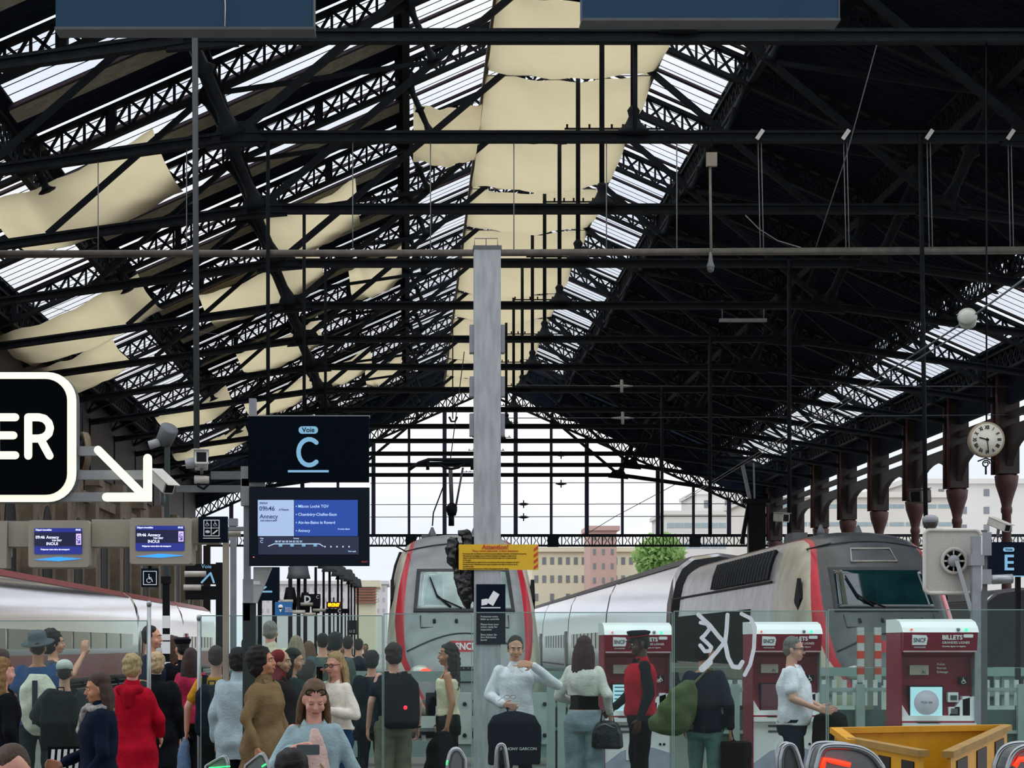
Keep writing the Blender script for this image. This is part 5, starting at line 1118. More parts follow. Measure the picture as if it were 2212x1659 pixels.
# ============================================================ people
from mathutils import noise as mnoise
def remesh(mb, voxel, smooth=3, dec=None, fold=0., fs=18., fs2=7., flat=(1, 1, 1), seed=0.):
    me = mb.mesh('tmp', [BLACK]); bm = bmesh.new(); bm.from_mesh(me); bmesh.ops.recalc_face_normals(bm, faces=bm.faces); bm.to_mesh(me); bm.free()
    o = bpy.data.objects.new('tmp', me); COL.objects.link(o)
    r = o.modifiers.new('r', 'REMESH'); r.mode = 'VOXEL'; r.voxel_size = voxel
    s = o.modifiers.new('s', 'SMOOTH'); s.factor = .5; s.iterations = smooth
    if dec: d = o.modifiers.new('d', 'DECIMATE'); d.ratio = dec
    dg = bpy.context.evaluated_depsgraph_get(); out = bpy.data.meshes.new_from_object(o.evaluated_get(dg)); bpy.data.objects.remove(o); bpy.data.meshes.remove(me)
    if fold:
        n = len(out.vertices); co = np.empty(n*3); out.vertices.foreach_get('co', co); co = co.reshape(-1, 3); no = np.empty(n*3); out.vertices.foreach_get('normal', no); no = no.reshape(-1, 3)
        x, y, z = co.T+seed; f = np.sin(fs*x+2.1*np.sin(fs2*z+y*5))*np.sin(fs*.8*y+1.7*np.sin(fs2*1.3*z))+.6*np.sin(fs*1.7*z+3*np.sin(9*x)+2*np.sin(11*y))*.7
        co += no*(f*fold)[:, None]; out.vertices.foreach_set('co', co.ravel())
    out.materials.clear(); out.polygons.foreach_set('use_smooth', [True]*len(out.polygons)); out.update(); return out
FOOTZ = .0
CL = {}
def cloth(col, rough=.85, **k):
    key = 'cloth_'+col.strip('#')+str(k.get('sfx', '')); k.pop('sfx', None)
    return mat(key, col, rough, 0, .12, 14, .35, 60, spec=.08, **k)
def hairm(col): return mat('hair_'+col.strip('#'), col, .55, 0, .35, 30, .7, 90, stretch=(3, 3, .6), spec=.35)
SK = {'light': mat('skin_light', '#d29b80', .5, 0, .07, 10, spec=.35), 'tan': mat('skin_tan', '#bb8263', .5, 0, .07, 10, spec=.35), 'dark': mat('skin_dark', '#4a2d20', .45, 0, .08, 10, spec=.4), 'pink': mat('skin_pink', '#d8a08c', .5, 0, .08, 10, spec=.35)}
EYEW = mat('eye_white', '#e8e4de', .3, 0, 0); IRIS = mat('eye_iris', '#2c2019', .2, 0, 0); LIP = mat('lip', '#a85a50', .5, 0, 0)
def ring(cx, cy, z, rx, ry, n=20, p=2.3):
    o = []
    for k in range(n):
        t = 2*math.pi*k/n; c, s_ = math.cos(t), math.sin(t)
        o.append(Vector((cx+rx*math.copysign(abs(c)**(2/p), c), cy+ry*math.copysign(abs(s_)**(2/p), s_), z)))
    return o
def person(px, top, D, face, label, top_=None, bottom=None, hair=('short', '#2a201a'), arms=None, skin='light', lean=0., head=(0, 0), detail=1, fat=0., female=False, stride=.0, group=None, hatof=None, beard=None, wid=1.):
    """head=(yaw,pitch) in degrees relative to the body; arms={'L':(elbow,wrist,handdir),'R':...} in body units"""
    hgt = EYE+(VY-top)*D/F-(.012 if hair[0] != 'none' else 0)
    s = max(hgt/1.75, .94 if not female else .9); dz = hgt-1.75*s
    root = thing('person', label, 'person', (X(px, D), D, 0), math.radians(face), group)
    vox = {2: .0078, 1: .010, 0: .018}[detail]; cv = {2: .011, 1: .014, 0: .022}[detail]
    def V(x, y, z):      # body units (1.75 m figure) to metres, with lean and shortened legs when the crown is low
        zz = z*s+dz if z >= .9 else z*(.9*s+dz)/.9
        yy = y*s
        if z > .95: yy -= lean*(z-.95)*s
        return Vector((x*s*wid, yy, zz))
    k = s
    hip = .095 if not female else .1; sh = .172 if not female else .15
    # ---- skeleton points
    fwd = lambda sg: -stride*sg
    J = {}
    for sg, nm in ((1, 'L'), (-1, 'R')):
        J['hip'+nm] = V(sg*hip, 0, .9); J['knee'+nm] = V(sg*(hip+.005), -.02+.5*fwd(sg), .49); J['ankle'+nm] = V(sg*(hip+.005), .02+fwd(sg), .09)
        J['toe'+nm] = V(sg*(hip+.03), -.15+fwd(sg), .035); J['heel'+nm] = V(sg*(hip+.005), .06+fwd(sg), .04)
        J['sh'+nm] = V(sg*sh, .0, 1.425)
        a = (arms or {}).get(nm); e, w_, hd = a if a else ((.235, .03, 1.14), (.235, -.05, .89), (0, -.1, -1))
        J['el'+nm] = V(sg*e[0], e[1], e[2]); J['wr'+nm] = V(sg*w_[0], w_[1], w_[2]); J['hd'+nm] = Vector((sg*hd[0], hd[1], hd[2])).normalized()
    torso = [(.80, .155+fat*.3, .105+fat*.3, .01), (.88, .17+fat*.4, .118+fat*.4, .01), (.98, .165+fat*.7, .112+fat*.9, .0-fat*.5), (1.08, .143+fat, .10+fat*1.2, -.005-fat*.6), (1.18, .15+fat*.8, .105+fat, -.005-fat*.5), (1.28, .168+fat*.4, .115+fat*.6, -.005), (1.36, .168+fat*.2, .104, .0), (1.415, .135, .08, .005), (1.465, .07, .058, .01)]
    if female: torso = [(z, rx*(.93 if 1.0 < z < 1.25 else (.92 if z > 1.25 else 1.02)), ry*(.9 if 1.0 < z < 1.2 else 1.), cy) for z, rx, ry, cy in torso]
    def torso_rings(z0, z1, off, flare=0.):
        zs = sorted(set([z0, z1]+[t[0] for t in torso if z0 < t[0] < z1])); out = []
        for z in zs:
            if z < torso[0][0]: rx, ry, cy = torso[0][1:]
            else:
                for a, b in zip(torso[:-1], torso[1:]):
                    if a[0] <= z <= b[0]: t = (z-a[0])/(b[0]-a[0]); rx, ry, cy = [a[i]+(b[i]-a[i])*t for i in (1, 2, 3)]; break
                else: rx, ry, cy = torso[-1][1:]
            fl_ = flare*max(0, 1.0-z)
            c = V(0, cy, z); out.append(ring(c.x, c.y, c.z, (rx+off+fl_)*k*wid, (ry+off+fl_)*k))
        return out
    # ---- head frame
    hy, hp = math.radians(head[0]), math.radians(head[1])
    nb = V(0, .012, 1.47); R = Matrix.Rotation(hy, 3, 'Z') @ Matrix.Rotation(hp, 3, 'X')
    hc0 = V(0, -.005, 1.545)
    def Hd(x, y, z): return hc0+R @ (Vector((x, y, z))*k)      # head coordinates, origin at the jaw hinge level, chin at z~-.02
    def He(mb, c, r, n=16, m=12): mb.ell(Hd(*c), (r[0]*k, r[1]*k, r[2]*k), n, m, R=R)
    body = MB(); body.loft(torso_rings(.80, 1.465, 0))
    body.cap(V(0, .02, 1.43), Hd(0, .015, .03), .056*k, .052*k, 14)
    He(body, (0, .012, .115), (.073, .092, .09)); He(body, (0, -.008, .065), (.062, .078, .085)); He(body, (0, -.035, .01), (.042, .045, .03)); He(body, (0, -.058, .0), (.022, .022, .02), 10, 8)
    body.cap(Hd(0, -.086, .095), Hd(0, -.100, .058), .008*k, .0125*k, 8); He(body, (0, -.094, .057), (.018, .012, .009), 8, 6)
    body.cap(Hd(-.04, -.076, .112), Hd(.04, -.076, .112), .011*k, .011*k, 8); body.cap(Hd(-.016, -.081, .024), Hd(.016, -.081, .024), .0085*k, .0085*k, 8)
    for sg in (1, -1): He(body, (sg*.075, .01, .075), (.01, .02, .032), 8, 8); He(body, (sg*.04, -.058, .05), (.026, .024, .028), 8, 8)
    for nm, sg in (('L', 1), ('R', -1)):
        body.cap(J['hip'+nm], J['knee'+nm], .088*k, .058*k, 14); body.cap(J['knee'+nm], J['ankle'+nm], .056*k, .038*k, 12)
        body.cap(J['heel'+nm], J['toe'+nm], .035*k, .03*k, 10); body.cap(J['ankle'+nm], J['heel'+nm], .036*k, .034*k, 10)
        body.cap(J['sh'+nm]-Vector((sg*.02*k, 0, .01)), J['el'+nm], (.05 if not female else .042)*k+fat*.05, (.037 if not female else .032)*k, 12)
        body.cap(J['el'+nm], J['wr'+nm], (.037 if not female else .032)*k, .024*k, 12)
        d = J['hd'+nm]; w_ = J['wr'+nm]; inn = Vector((-sg, 0, 0)); inn = (inn-d*inn.dot(d)); inn = inn.normalized() if inn.length > .2 else Vector((0, -1, 0)); a = d.cross(inn).normalized()
        if sg < 0: a = -a
        if a.y > 0: a = -a                      # thumb side looks forward
        for i in range(4):
            o_ = a*(.03-.02*i)*k; body.cap(w_+o_*.55+d*.01*k, w_+d*.082*k+o_, .013*k, .0115*k, 8)
            L = (.040, .045, .042, .032)[i]*k; p0 = w_+d*.085*k+o_*1.08; d1 = (d+inn*.35).normalized(); p1 = p0+d1*L; d2 = (d+inn*1.1).normalized(); p2 = p1+d2*L*.75
            body.cap(p0, p1, .0088*k, .008*k, 8); body.cap(p1, p2, .008*k, .0068*k, 8)
        t0 = w_+a*.022*k+d*.02*k; t1 = t0+(d*.6+a*.75+inn*.25).normalized()*.04*k; t2 = t1+(d*.9+a*.25+inn*.4).normalized()*.032*k
        body.cap(t0, t1, .0135*k, .0105*k, 8); body.cap(t1, t2, .0105*k, .008*k, 8)
    me = remesh(body, vox, 3, .55 if detail == 2 else None); me.materials.append(SK[skin]); obj('body', me, root)
    # ---- face details
    if detail >= 1:
        for sg in ((1, -1) if head[1] < 20 else ()):
            e = MB(); He(e, (sg*.031, -.077, .092), (.0125, .008, .0075), 10, 6); e.build('eye', EYEW, root); e = MB(); He(e, (sg*.031, -.084, .092), (.006, .003, .006), 8, 6); e.build('iris', IRIS, root)
            b = MB(); b.cap(Hd(sg*.016, -.091, .111), Hd(sg*.046, -.083, .113), .0045*k, .003*k, 6); b.build('eyebrow', hairm(hair[1]), root)
        if head[1] >= 20:
            for sg in (1, -1): b = MB(); b.tube([Hd(sg*.018, -.083, .09), Hd(sg*.031, -.087, .086), Hd(sg*.045, -.08, .09)], .0028*k, 6); b.build('eyelashes', IRIS, root)
        l = MB(); l.cap(Hd(-.02, -.0865, .027), Hd(.02, -.0865, .027), .0042*k, .0042*k, 6); l.cap(Hd(-.014, -.0875, .021), Hd(.014, -.0875, .021), .0052*k, .0052*k, 6); l.build('lips', LIP, root)
    # ---- hair
    hs, hcol = hair[0], hair[1]
    if hs != 'none':
        hb = MB(); nz_ = .004
        if hs in ('short', 'bald', 'cap'):
            if hs == 'bald':
                for sg in (1, -1): He(hb, (sg*.045, .035, .09), (.038, .062, .05))
                He(hb, (0, .06, .085), (.06, .048, .06))
            else:
                He(hb, (0, .024, .135), (.077, .09, .082)); He(hb, (0, .05, .09), (.071, .062, .075))
                for sg in (1, -1): He(hb, (sg*.066, .0, .1), (.014, .022, .035), 8, 6)
        elif hs == 'afro':
            He(hb, (0, .045, .13), (.115, .115, .115)); He(hb, (0, .06, .05), (.1, .085, .09)); nz_ = .012
        elif hs == 'curlyshort':
            He(hb, (0, .03, .14), (.094, .1, .09)); He(hb, (0, .055, .08), (.088, .075, .08)); nz_ = .008
        else:
            He(hb, (0, .024, .138), (.081, .094, .082)); He(hb, (0, .05, .08), (.078, .068, .09))
            L = {'bob': .10, 'long': .22, 'verylong': .30, 'curlylong': .27}[hs]
            for i in range(9):
                t = -1+2*i/8; ang = t*1.65; x0 = .072*math.sin(ang); y0 = .035+.062*math.cos(ang)
                p0 = Hd(x0, y0, .10); p1 = Hd(x0*1.25, y0*1.1, .02); p2 = V(x0*1.5, (.05+.055*math.cos(ang)) if hs != 'bob' else y0+.01, 1.545-L)
                hb.cap(p0, p1, .026*k, .028*k, 8); hb.cap(p1, p2, .028*k, .02*k, 8)
            if hs == 'curlylong': nz_ = .012
        hm_ = remesh(hb, cv*.75 if detail else cv, 2, None, nz_*k*(.6 if detail else .5), 60 if hs not in ('afro', 'curlyshort', 'curlylong') else 75, 4 if hs not in ('afro', 'curlyshort', 'curlylong') else 30); hm_.materials.append(hairm(hcol)); obj('hair', hm_, root)
    if beard:
        bb = MB(); He(bb, (0, -.035, .0), (.052, .055, .036)); bm_ = remesh(bb, cv*.75, 2, None, .003, 60, 20); bm_.materials.append(hairm(beard)); obj('beard', bm_, root)
    # ---- clothes
    if bottom:
        kind, bc = bottom; cb = MB(); cb.loft(torso_rings(.80, 1.02, .012))
        leg = {'slim': (.098, .07, .05), 'wide': (.112, .1, .105), 'skirt': (.1, .08, .06), 'shorts': (.105, .085, .08)}[kind]
        for nm in ('L', 'R'):
            cb.cap(J['hip'+nm], J['knee'+nm], leg[0]*k+fat*.1, leg[1]*k, 14); cb.cap(J['knee'+nm], J['ankle'+nm]+Vector((0, 0, .0)), leg[1]*k, leg[2]*k, 14)
        m_ = remesh(cb, cv, 3, None, .006, 16, 9, seed=px*.01); m_.materials.append(cloth(bc)); obj('trousers', m_, root)
        for nm in ('L', 'R'):
            sb = MB(); sb.cap(J['heel'+nm]+Vector((0, .01, 0)), J['toe'+nm]+Vector((0, -.02, 0)), .043*k, .036*k, 10); sm_ = remesh(sb, .015, 1); sm_.materials.append(cloth('#23211f')); obj('shoe', sm_, root)
    if top_:
        kind, tc_ = top_[0], top_[1]; hem = top_[2] if len(top_) > 2 else .92; off = top_[3] if len(top_) > 3 else .014; flare = top_[4] if len(top_) > 4 else 0
        tb = MB(); ztop = 1.45 if kind != 'tank' else 1.385; tb.loft(torso_rings(hem, ztop, off, flare))
        if kind in ('coat', 'shirt'): tb.cap(V(0, .02, 1.44), V(0, .012, 1.485), (.062+off*.4)*k, (.058+off*.4)*k, 14)
        for nm, sg in (('L', 1), ('R', -1)):
            if kind == 'tank': tb.cap(V(sg*.1, -.05, 1.36), V(sg*.11, .02, 1.445), .022*k, .018*k, 8); continue
            e, w_, a = J['el'+nm], J['wr'+nm], J['sh'+nm]-Vector((sg*.02*k, 0, .01)); ru = (.048 if not female else .041)*k+min(off, .03)*.8+fat*.05; a = a+Vector((0, 0, -.012*k))
            if kind == 'tee' or kind == 'shortshirt': tb.cap(a, a.lerp(e, .62), ru, ru*.98, 14)
            else: tb.cap(a, e, ru, ru*.82, 14); tb.cap(e, w_-(w_-e).normalized()*.025*k, ru*.8, ru*.66, 14)
        m_ = remesh(tb, cv, 3, None, .007 if off < .03 else .010, 15, 8, seed=px*.013); m_.materials.append(cloth(tc_)); obj({'tee': 'tee_shirt', 'tank': 'tank_top'}.get(kind, kind), m_, root)
        if kind in ('shirt', 'shortshirt', 'jacket', 'coat'):
            for sg in (1, -1):
                c = MB(); c.add([V(sg*.012, -.068, 1.44), V(sg*.058, -.06, 1.475), V(sg*.062, -.02, 1.49), V(sg*.085, -.045, 1.455), V(sg*.05, -.105, 1.40)], [(0, 1, 2, 3, 4)])
                o = c.build('collar', cloth(tc_), root); o.modifiers.new('s', 'SOLIDIFY').thickness = .006
    def at(x, y, z): return V(x, y, z)
    root['h'] = hgt
    return dict(root=root, V=V, Hd=Hd, He=He, R=R, J=J, k=k, rings=torso_rings, cv=cv)
def bluew(p, pt):   # local point to world
    r = p['root']; return Matrix.Translation(r.location) @ Matrix.Rotation(r.rotation_euler.z, 4, 'Z') @ Vector(pt)
def addpart(p, mb, name, m, vox=None, fold=0., par=None):
    if vox: me = remesh(mb, vox, 2, None, fold); me.materials.append(m); return obj(name, me, par or p['root'])
    return mb.build(name, m, par or p['root'])
def carried(p, mb, name, m, label, cat, vox=None, fold=0.):   # something held or worn on the back: top-level, same frame as its bearer
    r = p['root']
    if vox: me = remesh(mb, vox, 2, None, fold); me.materials.append(m)
    else:
        o_ = mb.build('tmpc', m); me = o_.data; bpy.data.objects.remove(o_)
    c = sum((v.co for v in me.vertices), Vector())/len(me.vertices); me.transform(Matrix.Translation(-c))
    o = obj(name, me); o.location = bluew(p, c); o.rotation_euler = (0, 0, r.rotation_euler.z); return tag(o, label, cat), c
def backpack(p, col, label, w_=.3, h_=.46, z=1.2, d=.16, bulge=0):
    V = p['V']; k = p['k']; mb = MB()
    mb.loft([ring(0, V(0, .14+d*.5, zz).y, V(0, 0, zz).z, w_/2*k*a, d/2*k*b, 20, 3.5) for zz, a, b in ((z-h_/2, .8, .6), (z-h_/2+.04, 1, 1), (z, 1.03, 1.1+bulge), (z+h_/2-.08, .98, 1), (z+h_/2, .6, .5))])
    o, c = carried(p, mb, 'backpack', cloth(col), label, 'backpack', .012, .005)
    L = lambda x, y, zz: V(x, y, zz)-c
    fp = MB(); fp.loft([ring(L(0, 0, 0).x, L(0, .14+d*1.08, 0).y, L(0, 0, zz).z, w_*.36*k*a, .035*k*a, 16, 4) for zz, a in ((z-h_*.42, .7), (z-h_*.36, 1), (z-.02, 1), (z+.03, .7))]); fp.build('front_pocket', cloth(col), o)
    for sg in (1, -1):
        st = MB(); pts = [L(sg*.09, .15, z+.17), L(sg*.1, .08, 1.47), L(sg*.11, -.06, 1.45), L(sg*.12, -.135, 1.34), L(sg*.13, -.12, 1.2), L(sg*.15, .04, 1.06), L(sg*.12, .14, z-.18)]
        for i in range(len(pts)-1): st.beam(pts[i], pts[i+1], .045*k, .012)
        st.build('shoulder_strap', cloth(col), o)
    hd = MB(); hd.tube([L(-.03, .2, z+h_/2-.02), L(-.03, .2, z+h_/2+.03), L(.03, .2, z+h_/2+.03), L(.03, .2, z+h_/2-.02)], .008, 6); hd.build('grab_handle', cloth(col), o); return o, c
def glasses(p, m=BLACK, dark=False):
    Hd, k = p['Hd'], p['k']; mb = MB()
    for sg in (1, -1): mb.tube([Hd(sg*.032+.024*math.cos(t), -.098, .092+.017*math.sin(t)) for t in [math.pi*2*i/14 for i in range(15)]], .0028*k, 5); mb.tube([Hd(sg*.056, -.097, .097), Hd(sg*.078, .01, .095)], .0028*k, 5)
    mb.tube([Hd(-.008, -.1, .095), Hd(.008, -.1, .095)], .0028*k, 5); return mb.build('glasses', m, p['root'])

# --- main row behind the glass
p = person(850, 1390, 21.3, 200, 'man with black backpack, dark tee shirt and khaki trousers, seen from behind', ('tee', '#0f1a2c', .93), ('wide', '#7d7a68'), ('curlyshort', '#2b1e18'), {'R': ((.26, .06, 1.15), (.27, .0, .9), (.0, -.15, -1)), 'L': ((.25, .02, 1.16), (.27, -.02, .9), (.0, -.2, -1))}, 'pink', head=(-12, 0), detail=2, beard='#3a2618')
o, c = backpack(p, '#0d0f16', 'big black roll-top backpack with a small red light on its back', .36, .54, 1.16, .2, .1)
MB().ell((.02, .17, -.04), (.02, .008, .02), 10, 6).build('red_light', mat('bag_led', '#ff1c30', .4, 0, 0, emit=3), o)
wb_ = MB(); w_ = p['J']['wrR']; wb_.lathe([(.03, -.008), (.031, .008)], w_, 12); addpart(p, wb_, 'bracelet', BLACK)
p = person(968, 1388, 21.6, -95, 'woman in cream tank top and dark trousers with long dark curly hair, facing left', ('tank', '#e6dfbe', 1.0, .016), ('wide', '#15161a'), ('curlylong', '#201815'), {'R': ((.2, .02, 1.15), (.2, -.1, .93), (0, -.1, -1)), 'L': ((.2, .06, 1.14), (.215, -.0, .88), (0, -.1, -1))}, 'tan', detail=2, female=True)
V = p['V']; mb = MB(); pts = [V(.13, -.02, 1.45), V(.02, -.13, 1.25), V(-.12, -.14, 1.1)]
for a, b in zip(pts[:-1], pts[1:]): mb.beam(a, b, .02, .006)
mb2 = MB(); mb2.loft([ring(V(-.1, -.19, z).x, V(0, -.19, z).y, V(0, 0, z).z, rx, .05, 16) for z, rx in ((1.0, .03), (1.04, .09), (1.12, .12), (1.2, .09), (1.24, .03))]); o, c = carried(p, mb2, 'crossbody_bag', cloth('#101218'), 'small black crossbody bag on the chest of the tank top woman', 'bag', .012)
m3 = MB(); m3.v = [tuple(Vector(v)-c) for v in mb.v]; m3.f = mb.f; m3.m = mb.m; m3.sm = mb.sm; m3.build('strap', cloth('#101218'), o)
mb = MB(); w_ = p['J']['wrL']; mb.loft([ring(w_.x+.0, w_.y-.05+dy, w_.z-dz, rx, ry, 18) for dz, rx, ry, dy in ((.04, .05, .07, 0), (.12, .09, .12, -.01), (.35, .12, .17, -.01), (.6, .1, .2, .02), (.7, .08, .18, .03))]); carried(p, mb, 'folded_coat', cloth('#111318'), 'black coat draped over the lowered arm of the tank top woman', 'coat', .014, .012)
p = person(1113, 1372, 21.3, 8, 'man in white shirt and black trousers rubbing his face with one hand', ('shirt', '#e9e8ee', .93, .022), ('slim', '#0d1017'), ('short', '#2b2320'), {'L': ((.40, -.12, 1.27), (.13, -.215, 1.475), (-1, -.2, .08)), 'R': ((.26, -.0, 1.17), (.15, -.19, 1.08), (-.6, -.6, -.15))}, 'light', head=(-6, 10), detail=2)
V = p['V']; w_ = p['J']['wrR']
mb = MB(); b0 = V(-.02, -.24, .80); mb.prism([(-.24, -.42), (.26, -.42), (.27, -.05), (.20, .06), (.06, .1), (-.06, .1), (-.2, .06), (-.25, -.04)], -.04, .05)
for v in range(len(mb.v)): x, y, z = mb.v[v]; mb.v[v] = (x+b0.x-.04, y+b0.y, z+b0.z+.12)
o, c = carried(p, mb, 'garment_bag', cloth('#0e1626'), 'dark navy garment bag with white lettering held by the white shirt man', 'bag', .012, .004)
hm2 = MB()
for sx in (-.05, .06): hm2.beam(Vector((b0.x-.04+sx, b0.y, b0.z+.2))-c, Vector((w_.x+.02, w_.y-.04, w_.z-.02))-c, .03, .01)
hm2.build('handles', cloth('#0e1626'), o); text('ANTHONY GARCON', .04, (.01, -.085, -.09), TXTW, o, world=False)
g_ = MB(); q0 = w_+Vector((.02, -.07, .03))
for dx in (0, .06): g_.tube([q0+Vector((dx+.028*math.cos(t), 0, .05+.02*math.sin(t))) for t in [math.pi*i/5 for i in range(11)]], .002, 5)
g_.tube([q0+Vector((-.03, 0, .05)), q0+Vector((-.09, .02, .01))], .002, 5); carried(p, g_, 'eyeglasses', BLACK, 'thin folded eyeglasses held in the hand of the white shirt man', 'glasses')
p = person(1262, 1373, 21.6, 158, 'woman with straight reddish hair, cropped cream sweater and pale jeans, seen from behind', ('sweater', '#dcd9cf', 1.16, .03), ('wide', '#8fa0a8'), ('long', '#3a1418'), {'L': ((.27, .0, 1.16), (.2, -.2, 1.1), (-.4, -1, .1)), 'R': ((.25, .03, 1.17), (.24, -.08, .98), (0, -.5, -1))}, 'light', head=(5, 5), detail=2, female=True)
addpart(p, MB().loft(p['rings'](1.02, 1.18, .006)), 'black_under_top', cloth('#0c0d10'), .012)
V = p['V']; mb = MB(); b0 = V(-.27, .1, .79)
mb.loft([ring(b0.x, b0.y, b0.z+z, rx, ry, 20, 3) for z, rx, ry in ((-.15, .13, .05), (-.13, .16, .08), (0, .15, .08), (.1, .11, .06), (.13, .05, .02))])
o, c = carried(p, mb, 'handbag', mat('black_leather', '#0b0c14', .35, 0, .1, 10, .3, 40), 'glossy dark bowling handbag hanging from the arm of the red haired woman', 'bag', .01)
MB().tube([b0-c+Vector((-.07, 0, .1)), b0-c+Vector((-.05, 0, .24)), b0-c+Vector((.05, 0, .24)), b0-c+Vector((.07, 0, .1))], .008, 6).build('handle', CHROME, o); MB().tube([b0-c+Vector((-.1, .085, .06)), b0-c+Vector((0, .085, .1)), b0-c+Vector((.1, .085, .06))], .004, 5).build('zip', STEEL, o)
mb = MB(); w_ = p['J']['wrL']; mb.box((w_.x-.09, w_.y-.16, w_.z-.0), (w_.x-.02, w_.y-.02, w_.z+.012)); carried(p, mb, 'smartphone', BLACK, 'dark phone in the raised hand of the red haired woman', 'phone')
# capped agent
p = person(1384, 1362, 21.8, -82, 'station agent in dark uniform, red vest and peaked cap, facing left', ('jacket', '#10131a', .86, .02), ('slim', '#0c0e12'), ('cap', '#0c0a0a'), {'R': ((.25, -.04, 1.15), (.2, -.22, 1.0), (0, -.8, -.6)), 'L': ((.25, .02, 1.14), (.24, -.08, .9), (0, -.2, -1))}, 'dark', head=(0, 8), detail=2)
Hd, k = p['Hd'], p['k']
cp = MB(); cp.loft([[Hd(x, y, z+sl*(-y)) for x, y in [(rx*math.cos(t), .012+ry*math.sin(t)) for t in [2*math.pi*i/20 for i in range(20)]]] for z, rx, ry, sl in ((.145, .082, .098, 0), (.165, .083, .1, .0), (.195, .1, .118, .1), (.212, .098, .115, .12), (.222, .06, .07, .1))])
cap_ = addpart(p, cp, 'peaked_cap', cloth('#10131c')); bd = MB(); bd.loft([[Hd(.0845*math.cos(t), .012+.101*math.sin(t), z) for t in [2*math.pi*i/20 for i in range(20)]] for z in (.158, .166)]); addpart(p, bd, 'cap_band', cloth('#a01828'), par=cap_)
vz = MB(); vz.add([Hd(.07*math.sin(t), -.075*math.cos(t)+.0, .148) for t in [-1.1+2.2*i/8 for i in range(9)]]+[Hd(.075*math.sin(t), -.135*math.cos(t)-.0, .128) for t in [-1.0+2.0*i/8 for i in range(9)]], [(i, i+1, i+10, i+9) for i in range(8)]); o_ = addpart(p, vz, 'visor', BLACK, par=cap_); o_.modifiers.new('s', 'SOLIDIFY').thickness = .006
vs_ = MB(); vs_.loft(p['rings'](.93, 1.44, .04)); vs_.cap(p['V'](0, .02, 1.43), p['V'](0, .015, 1.475), .075*k, .07*k, 14); addpart(p, vs_, 'red_vest', cloth('#b0122a'), .012, .006)
text('Assistance', .06, (0, .17, 1.3), TXTW, p['root'], world=False, rot=(math.pi/2, 0, math.pi))
# green bag man
p = person(1522, 1386, 20.6, 150, 'man in dark navy jacket and black beanie carrying a green duffel, walking away right', ('jacket', '#0f1a2e', .86, .028), ('slim', '#5f7f80'), ('none', '#0b0d12'), {'L': ((.25, .02, 1.16), (.24, -.06, .93), (0, -.2, -1)), 'R': ((.25, .02, 1.16), (.26, -.03, .9), (0, -.2, -1))}, 'tan', head=(-25, 5), detail=1)
bn = MB(); p['He'](bn, (0, .022, .13), (.082, .1, .092)); p['He'](bn, (0, .045, .08), (.079, .078, .075)); addpart(p, bn, 'beanie', cloth('#0a0c11'), .012)
V = p['V']; mb = MB(); mb.loft([ring(V(.17, .25, z).x+dx, V(0, .25, z).y, V(0, 0, z).z, rx, ry, 20, 2.6) for z, rx, ry, dx in ((.84, .1, .06, .1), (.88, .2, .12, .09), (.98, .22, .14, .07), (1.15, .17, .13, 0), (1.28, .12, .1, -.06), (1.38, .05, .05, -.12))])
o, c = carried(p, mb, 'duffel_bag', cloth('#55603f'), 'bulky olive green duffel bag slung over the beanie man shoulder', 'bag', .014, .012)
st = MB(); pts = [V(.05, .16, 1.34)-c, V(-.06, .08, 1.48)-c, V(-.1, -.06, 1.46)-c, V(-.06, -.13, 1.3)-c]
for a, b in zip(pts[:-1], pts[1:]): st.beam(a, b, .05, .012)
st.build('strap', cloth('#6a6850'), o)
mb = MB(); w_ = p['J']['wrR']; mb.box((w_.x-.18, w_.y-.1, w_.z-.42), (w_.x+.06, w_.y+.1, w_.z-.12)); mb.beam(Vector((w_.x-.04, w_.y, w_.z-.13)), Vector((w_.x-.0, w_.y, w_.z+.02)), .02, .02); carried(p, mb, 'shoulder_bag', cloth('#0c0e12'), 'black square bag low at the right hip of the beanie man', 'bag', .014, .006)
# right man
p = person(1713, 1374, 20.9, 72, 'grey haired man in white short-sleeved shirt and jeans, resting hands on a bag, facing right', ('shortshirt', '#e8e6ee', .9, .026), ('slim', '#1c2c40'), ('short', '#77736e'), {'R': ((.25, -.03, 1.16), (.2, -.27, 1.06), (-.1, -1, -.15)), 'L': ((.24, -.06, 1.16), (.16, -.27, 1.06), (-.1, -1, -.15))}, 'pink', head=(0, 4), detail=2, fat=.035)
glasses(p); V = p['V']
mb = MB(); b0 = V(.02, -.36, .86); mb.loft([ring(b0.x, b0.y, b0.z+z, rx, ry, 18, 3) for z, rx, ry in ((-.26, .15, .12), (-.22, .17, .16), (0, .17, .17), (.13, .15, .14), (.17, .08, .08))])
carried(p, mb, 'travel_bag', cloth('#12161c'), 'black patterned travel bag standing upright under the hands of the grey haired man', 'bag', .013, .01)
mb = MB(); mb.loft(p['rings'](.925, .955, .024)); addpart(p, mb, 'belt', BLACK)
